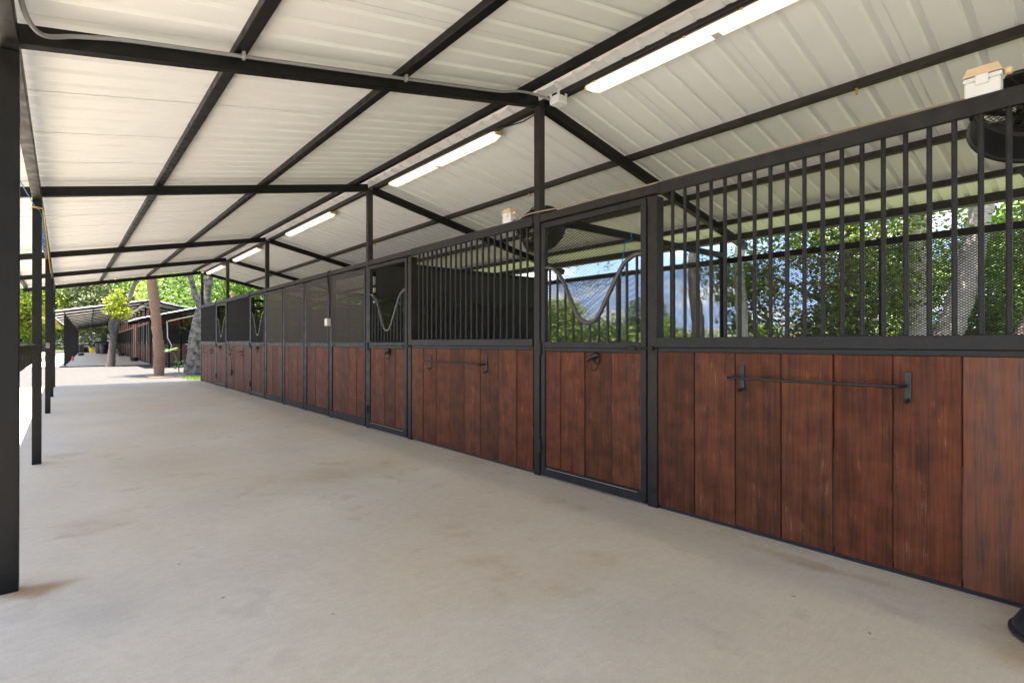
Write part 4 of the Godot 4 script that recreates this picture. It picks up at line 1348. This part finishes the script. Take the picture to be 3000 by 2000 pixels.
func palm(label: String, at: Vector3, limb_pts: Array, radii: Array, l: float, col: Color, bark: Material, count := 26) -> void:
	var t := thing("palm_tree", label, "palm tree", at, "palm trees")
	part("trunk", limb(limb_pts, radii, 55, 18), bark, t)
	var r := RandomNumberGenerator.new()
	r.seed = int(absf(at.x * 31 + at.z * 17)) + 3
	var b := MB.new()
	var top: Vector3 = limb_pts[-1]
	for k in count:
		var an := k * 2.4
		var el := lerpf(1.1, -0.5, float(k) / count)
		frond(b, top, Vector3(cos(an) * cos(el), sin(el), sin(an) * cos(el)), l * (0.8 + 0.3 * r.randf()), 0.9, l * 0.3, col * (0.75 + 0.5 * r.randf()), r)
	part("crown", b.mesh(), M.leaf, t)

func vegetation() -> void:
	# young palm trunk at the end of the aisle
	palm("stout palm with fibrous orange-brown trunk on the gravel at the aisle's end", Vector3(2.86, -0.06, -24.75), [Vector3(0, 0, 0), Vector3(0.0, 0.9, 0), Vector3(-0.08, 2.0, 0), Vector3(-0.22, 3.5, 0), Vector3(-0.5, 5.6, 0.1), Vector3(-0.6, 6.6, 0.1)], [0.185, 0.17, 0.168, 0.165, 0.16, 0.17], 2.1, Color(0.07, 0.12, 0.03), M.palm_bark)
	# leaning tree with bright sprouts
	tree("sprouting_tree", "leaning rough-barked tree with a tuft of bright yellow-green sprouts", "", Vector3(1.95, -0.06, -35.9), [
		[[Vector3(0, 0, 0), Vector3(0.06, 0.8, 0), Vector3(0.12, 1.5, 0), Vector3(0.22, 2.2, 0), Vector3(0.42, 2.75, 0), Vector3(0.75, 3.6, 0), Vector3(1.15, 4.7, 0), Vector3(1.9, 6.0, 0.3)], [0.22, 0.165, 0.15, 0.15, 0.12, 0.10, 0.085, 0.05]],
		[[Vector3(0.15, 1.75, 0), Vector3(0.05, 2.2, 0.02), Vector3(0.12, 2.62, 0.03)], [0.16, 0.14, 0.12]]], M.bark,
		leaves([[Vector3(0.30, 2.95, 0.1), Vector3(0.22, 0.35, 0.2), 800], [Vector3(0.36, 3.65, 0.1), Vector3(0.09, 0.55, 0.1), 420], [Vector3(0.10, 3.45, 0.1), Vector3(0.08, 0.5, 0.1), 340], [Vector3(-0.14, 3.25, 0.1), Vector3(0.08, 0.42, 0.1), 260], [Vector3(0.58, 3.3, 0.12), Vector3(0.09, 0.5, 0.1), 320], [Vector3(0.45, 3.1, -0.15), Vector3(0.2, 0.5, 0.14), 320], [Vector3(0.62, 2.95, 0), Vector3(0.25, 0.35, 0.25), 700], [Vector3(2.2, 7.0, 0.3), Vector3(2.2, 1.3, 2.0), 5000]], 0.12, Color(0.30, 0.35, 0.02), Color(0.42, 0.46, 0.04), 5, 22, 0.085))
	# mottled oak at the corner of the stalls
	tree("mottled_oak", "thick mottled grey-and-black oak trunk at the end of the stalls", "", Vector3(4.12, -0.06, -24.3), [
		[[Vector3(-0.05, 0, 0), Vector3(-0.02, 0.6, 0), Vector3(0.0, 1.3, 0), Vector3(0.06, 2.0, 0), Vector3(0.2, 2.9, 0), Vector3(0.42, 4.2, 0), Vector3(0.7, 6.0, 0.1)], [0.47, 0.35, 0.28, 0.21, 0.15, 0.13, 0.10]],
		[[Vector3(0.12, 2.55, 0), Vector3(-0.1, 3.2, 0.05), Vector3(-0.32, 4.0, 0.1), Vector3(-0.6, 5.2, 0.2)], [0.13, 0.10, 0.08, 0.05]]], M.bark_lichen,
		leaves([[Vector3(0.2, 6.6, 0), Vector3(2.6, 1.6, 2.6), 9000]], 0.11, Color(0.045, 0.09, 0.015), Color(0.12, 0.19, 0.03), 6, 26, 0.28))
	# large-leaved plant beside it
	var t := thing("young_plant", "young plant with large lobed leaves in front of the mottled oak", "plant", Vector3(3.85, -0.045, -27.0))
	var b := MB.new()
	b.tube([Vector3(0, 0, 0), Vector3(-0.03, 0.4, 0), Vector3(-0.15, 0.75, 0), Vector3(-0.32, 1.0, 0.02)], [0.022, 0.02, 0.016, 0.01], 8)
	part("stem", b.mesh(), mat(lin(0.22, 0.24, 0.06), 0.7), t)
	var r := RandomNumberGenerator.new()
	r.seed = 4
	for q in [[Vector3(-0.32, 1.0, 0.02), 11, 0.42], [Vector3(-0.05, 0.45, 0.02), 10, 0.28], [Vector3(-0.1, 0.22, 0.03), 10, 0.28], [Vector3(0.12, 0.3, 0.1), 8, 0.25]]:
		for k in q[1]:
			b = MB.new()
			b.col = Color(0.13, 0.25, 0.04) * (0.8 + 0.6 * r.randf())
			var an: float = TAU * k / q[1] + r.randf()
			var d := Vector3(cos(an), 0.25 - 0.5 * r.randf(), sin(an)).normalized()
			var sd := d.cross(Vector3.UP).normalized()
			var l: float = q[2]
			b.quad(q[0], q[0] + d * l * 0.55 + sd * l * 0.2, q[0] + d * l, q[0] + d * l * 0.55 - sd * l * 0.2)
			part("leaf", b.mesh(), M.leaf, t)
	# background trees; three crown shapes shared
	var crowns := []
	for k in 4:
		var cols: Array = [[Color(0.16, 0.24, 0.02), Color(0.28, 0.34, 0.03)], [Color(0.035, 0.075, 0.012), Color(0.09, 0.15, 0.025)], [Color(0.10, 0.13, 0.055), Color(0.17, 0.20, 0.09)], [Color(0.06, 0.13, 0.015), Color(0.15, 0.24, 0.03)]][k]
		crowns.append(leaves([[Vector3(0, 6.2, 0), Vector3(3.6, 3.0, 3.6), 9000], [Vector3(1.6, 4.2, 0.8), Vector3(2.6, 2.4, 2.6), 4500], [Vector3(-1.9, 4.4, -0.6), Vector3(2.4, 2.2, 2.4), 4500], [Vector3(0.2, 2.4, 0), Vector3(2.8, 1.6, 2.8), 3000]], 0.30, cols[0], cols[1], 200 + k, 30, 0.42))
	var trunk := limb([Vector3(0, 0, 0), Vector3(0.1, 2.0, 0), Vector3(-0.1, 4.5, 0.1), Vector3(0.2, 7.0, 0)], [0.32, 0.24, 0.18, 0.06], 8)
	var kinds := ["bright yellow-green leafy tree in the background", "dark green leafy tree in the background", "grey-green leafy tree in the background", "fresh green leafy tree in the background"]
	# x, z, kind, size
	var spots := [[-2.0, -100, 0, 1.25], [4.5, -96, 2, 1.35], [10, -92, 3, 1.35], [-9, -112, 1, 1.5], [-15, -118, 3, 1.4], [-22, -120, 1, 1.6], [-4, -122, 1, 1.7], [3, -126, 1, 1.8], [12, -112, 1, 1.7],
		[9.5, -45, 3, 0.95], [13.5, -52, 2, 1.2], [12, -62, 3, 1.3], [17, -45, 0, 1.0], [14.0, -38, 0, 0.85], [19.5, -40, 0, 0.95], [24, -42, 3, 1.2], [10.5, -74, 0, 1.2], [30, -44, 1, 1.4], [24, -62, 1, 1.6], [-30, -116, 1, 1.6], [7.5, -33.5, 3, 0.62], [10.6, -18.5, 1, 0.6], [12.0, -23.0, 3, 0.7],
		[22, -21.6, 0, 0.42], [31, -21, 3, 0.33], [26, -24, 3, 0.25], [36, -30, 1, 0.3], [42, -30, 1, 0.6], [46, -12, 1, 1.0], [40, -3, 3, 1.1], [34, 6, 1, 1.2]]
	for k in spots.size():
		var s: Array = spots[k]
		var place := "beyond the far barn"
		if s[0] > 20 and s[1] > -35: place = "near the pale house"
		elif s[1] < -88 and s[0] < -1: place = "by the paddock fence and hedge"
		elif s[1] > -30: place = "close behind the last stalls"
		elif s[1] > -80: place = "beside the far barn's back wall"
		t = thing("background_tree", kinds[s[2]].replace("in the background", place), "tree", Vector3(s[0], -0.08, s[1]), kinds[s[2]].replace(" tree in the background", " trees behind the barns"), k * 1.7)
		t.scale = Vector3.ONE * s[3]
		part("trunk", trunk, M.bark, t)
		part("crown", crowns[s[2]], M.leaf, t)
	# trees close behind the stalls
	tree("shade_tree", "dense dark-leaved tree hanging low behind the nearest stall", "", Vector3(15.0, -0.08, -4.6), [
		[[Vector3(0, 0, 0), Vector3(-0.1, 1.2, 0), Vector3(0.1, 2.6, -0.1), Vector3(0, 5, 0)], [0.24, 0.18, 0.15, 0.1]],
		[[Vector3(0, 1.9, 0), Vector3(-0.2, 2.5, -0.8), Vector3(-0.1, 3.2, -2.0)], [0.08, 0.06, 0.03]],
		[[Vector3(0, 1.4, 0), Vector3(-0.3, 1.9, 0.5), Vector3(-0.3, 2.7, 1.0)], [0.07, 0.05, 0.03]],
		[[Vector3(0, 2.4, 0), Vector3(-0.6, 2.8, -0.4), Vector3(-1.2, 2.7, -1.2)], [0.06, 0.04, 0.02]]], M.bark,
		leaves([[Vector3(0.2, 3.0, -1.3), Vector3(1.7, 2.0, 2.0), 6200], [Vector3(0.0, 3.2, 0.2), Vector3(1.4, 2.3, 1.3), 5200], [Vector3(0, 1.5, -0.3), Vector3(0.9, 0.8, 1.0), 2400], [Vector3(0, 5.0, -0.5), Vector3(2.6, 1.6, 3.0), 8000], [Vector3(-0.4, 2.6, -2.4), Vector3(0.7, 1.2, 0.8), 2500]], 0.125, Color(0.045, 0.085, 0.012), Color(0.19, 0.25, 0.035), 12, 18, 0.17))
	tree("pale_trunk_tree", "straight pale-barked trunk with furrowed bark behind the stall mesh", "", Vector3(15.95, -0.08, -3.55), [
		[[Vector3(0, 0, 0), Vector3(0.0, 1.5, 0), Vector3(0.05, 3.5, 0), Vector3(0.1, 6.5, 0.1)], [0.28, 0.23, 0.22, 0.18]]], M.bark_pale,
		leaves([[Vector3(0.4, 7.2, 0), Vector3(2.6, 1.8, 2.4), 6000], [Vector3(1.5, 3.6, -0.6), Vector3(0.8, 1.6, 0.5), 1500]], 0.10, Color(0.05, 0.11, 0.012), Color(0.15, 0.24, 0.03), 13, 24, 0.22))
	tree("leaning_trunk_tree", "leaning pale trunk with dark hollow beside the straight pale trunk", "", Vector3(16.3, -0.08, -3.15), [
		[[Vector3(0, 0, 0), Vector3(0.12, 1.2, 0.1), Vector3(0.45, 2.6, 0.38), Vector3(0.75, 4.0, 0.6), Vector3(1.0, 6.0, 0.8)], [0.34, 0.27, 0.26, 0.23, 0.18]]], M.bark_pale,
		leaves([[Vector3(1.2, 6.8, 1.2), Vector3(2.4, 1.8, 2.4), 5000], [Vector3(2.2, 3.0, 0.2), Vector3(1.2, 1.9, 0.9), 4200], [Vector3(2.0, 1.4, 0.8), Vector3(1.0, 0.8, 1.2), 2200]], 0.11, Color(0.06, 0.13, 0.012), Color(0.17, 0.27, 0.03), 14, 24, 0.22))
	tree("curved_dark_tree", "curved dark trunk at the right end of the mesh", "", Vector3(15.1, -0.08, -1.4), [
		[[Vector3(-0.3, 0, -0.25), Vector3(-0.05, 1.2, -0.1), Vector3(0.25, 2.2, 0.1), Vector3(0.2, 3.4, 0.05), Vector3(0.1, 5.5, 0)], [0.26, 0.22, 0.2, 0.18, 0.12]]], M.bark,
		leaves([[Vector3(0, 6.2, 0), Vector3(2.4, 1.6, 2.4), 4000], [Vector3(2.5, 2.8, -0.2), Vector3(1.2, 1.8, 1.0), 3400]], 0.11, Color(0.05, 0.11, 0.012), Color(0.14, 0.23, 0.03), 15, 24, 0.22))
	tree("slim_pale_tree", "slim pinkish-white trunk behind the mesh near the back post", "", Vector3(13.7, -0.08, -6.75), [
		[[Vector3(0, 0, 0), Vector3(-0.02, 1.6, 0), Vector3(-0.08, 3.2, -0.05), Vector3(-0.1, 6, 0)], [0.17, 0.14, 0.11, 0.08]]], M.bark_pale,
		leaves([[Vector3(0, 6.2, 0), Vector3(1.8, 1.2, 1.8), 3500], [Vector3(-0.6, 3.0, -0.9), Vector3(0.5, 0.7, 0.5), 700]], 0.10, Color(0.05, 0.10, 0.012), Color(0.13, 0.20, 0.03), 16, 24, 0.2))
	tree("dark_bark_tree", "dark slender trunk with sparse hanging foliage behind the door mesh", "", Vector3(12.85, -0.08, -7.55), [
		[[Vector3(0, 0, 0), Vector3(0.03, 1.6, 0), Vector3(-0.05, 3.2, -0.1), Vector3(0, 6, 0)], [0.20, 0.15, 0.13, 0.09]]], M.bark,
		leaves([[Vector3(0, 5.6, -1.5), Vector3(2.4, 1.4, 3.4), 4000], [Vector3(0.4, 2.9, 0.6), Vector3(0.4, 0.7, 0.3), 800], [Vector3(-0.4, 3.5, -3.4), Vector3(0.5, 0.5, 1.4), 500]], 0.09, Color(0.05, 0.10, 0.012), Color(0.14, 0.20, 0.02), 17, 20, 0.2))
	# shrubs behind the stalls
	var shrub := leaves([[Vector3(0, 0.9, 0), Vector3(1.0, 0.85, 1.0), 2600]], 0.12, Color(0.06, 0.12, 0.012), Color(0.20, 0.28, 0.03), 31, 24, 0.16)
	var sp := [[13.0, -11.2, 1.2], [15.5, -12.5, 1.3], [18.0, -12.0, 1.2], [19.0, -9.0, 1.2], [20.5, -7.0, 1.0], [20.0, -4.5, 1.3], [19.0, -2.0, 1.4], [18.5, 0.2, 1.3], [12.5, -13.5, 1.5], [10.5, -16.5, 1.5], [9.0, -19.5, 1.5], [22.0, -13.0, 1.1], [12.2, -9.6, 0.8], [11.5, -21.5, 1.6]]
	for k in sp.size():
		t = thing("shrub", "rounded green shrub on the grass behind the stalls", "shrub", Vector3(sp[k][0], -0.08, sp[k][1]), "shrubs behind the stalls", k * 2.1)
		t.scale = Vector3.ONE * sp[k][2]
		part("foliage", shrub, M.leaf, t)
		part("stem", rodmesh(0.05, 0.8, 8), M.bark, t)
	# hedge and palms at the far left
	t = thing("hedge", "long clipped bright green hedge beyond the paddock fence", "hedge", Vector3(-12, -0.08, -138))
	var hb := []
	for k in 30: hb.append([Vector3(-29 + 2.0 * k, 1.6, 0), Vector3(1.5, 1.7, 1.0), 420])
	part("foliage", leaves(hb, 0.5, Color(0.16, 0.28, 0.02), Color(0.28, 0.42, 0.04), 41, 20, 0.3), M.leaf, t)
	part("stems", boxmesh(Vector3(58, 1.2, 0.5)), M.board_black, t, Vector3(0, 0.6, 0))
	palm("yellowing palm with hanging brown skirt beside the hedge", Vector3(-7.0, -0.08, -95), [Vector3(0, 0, 0), Vector3(0.1, 3, 0), Vector3(0, 6.4, 0)], [0.36, 0.3, 0.3], 3.4, Color(0.36, 0.33, 0.03), M.bark_pale, 34)
	palm("palm beyond the far barn's outer posts", Vector3(-1.3, -0.08, -96), [Vector3(0, 0, 0), Vector3(0.1, 2.4, 0), Vector3(0, 4.9, 0)], [0.3, 0.26, 0.24], 2.6, Color(0.26, 0.27, 0.04), M.bark, 26)
	palm("palm with fine fronds rising behind the last stalls", Vector3(16.2, -0.08, -37.0), [Vector3(0, 0, 0), Vector3(0.2, 4, 0), Vector3(0.1, 7.6, 0)], [0.2, 0.17, 0.16], 2.2, Color(0.15, 0.20, 0.04), M.bark, 30)
	# grass tuft strip by the oak
	var gs := MB.new()
	var rr := RandomNumberGenerator.new()
	rr.seed = 77
	for k in 5200:
		var p := Vector3(3.3 + 3.6 * rr.randf(), -0.075, -21.2 - 2.4 * rr.randf())
		var an := rr.randf() * TAU
		var w := Vector3(cos(an), 0, sin(an)) * 0.008
		var h := Vector3(rr.randfn() * 0.03, 0.05 + 0.06 * rr.randf(), rr.randfn() * 0.03)
		gs.col = Color(0.10, 0.20, 0.02).lerp(Color(0.22, 0.34, 0.04), rr.randf())
		gs.tri(p - w, p + w, p + h)
	var go := single("grass", gs, M.leaf, "strip of short bright green grass at the stall corner", "grass")
	go.set_meta("kind", "stuff")
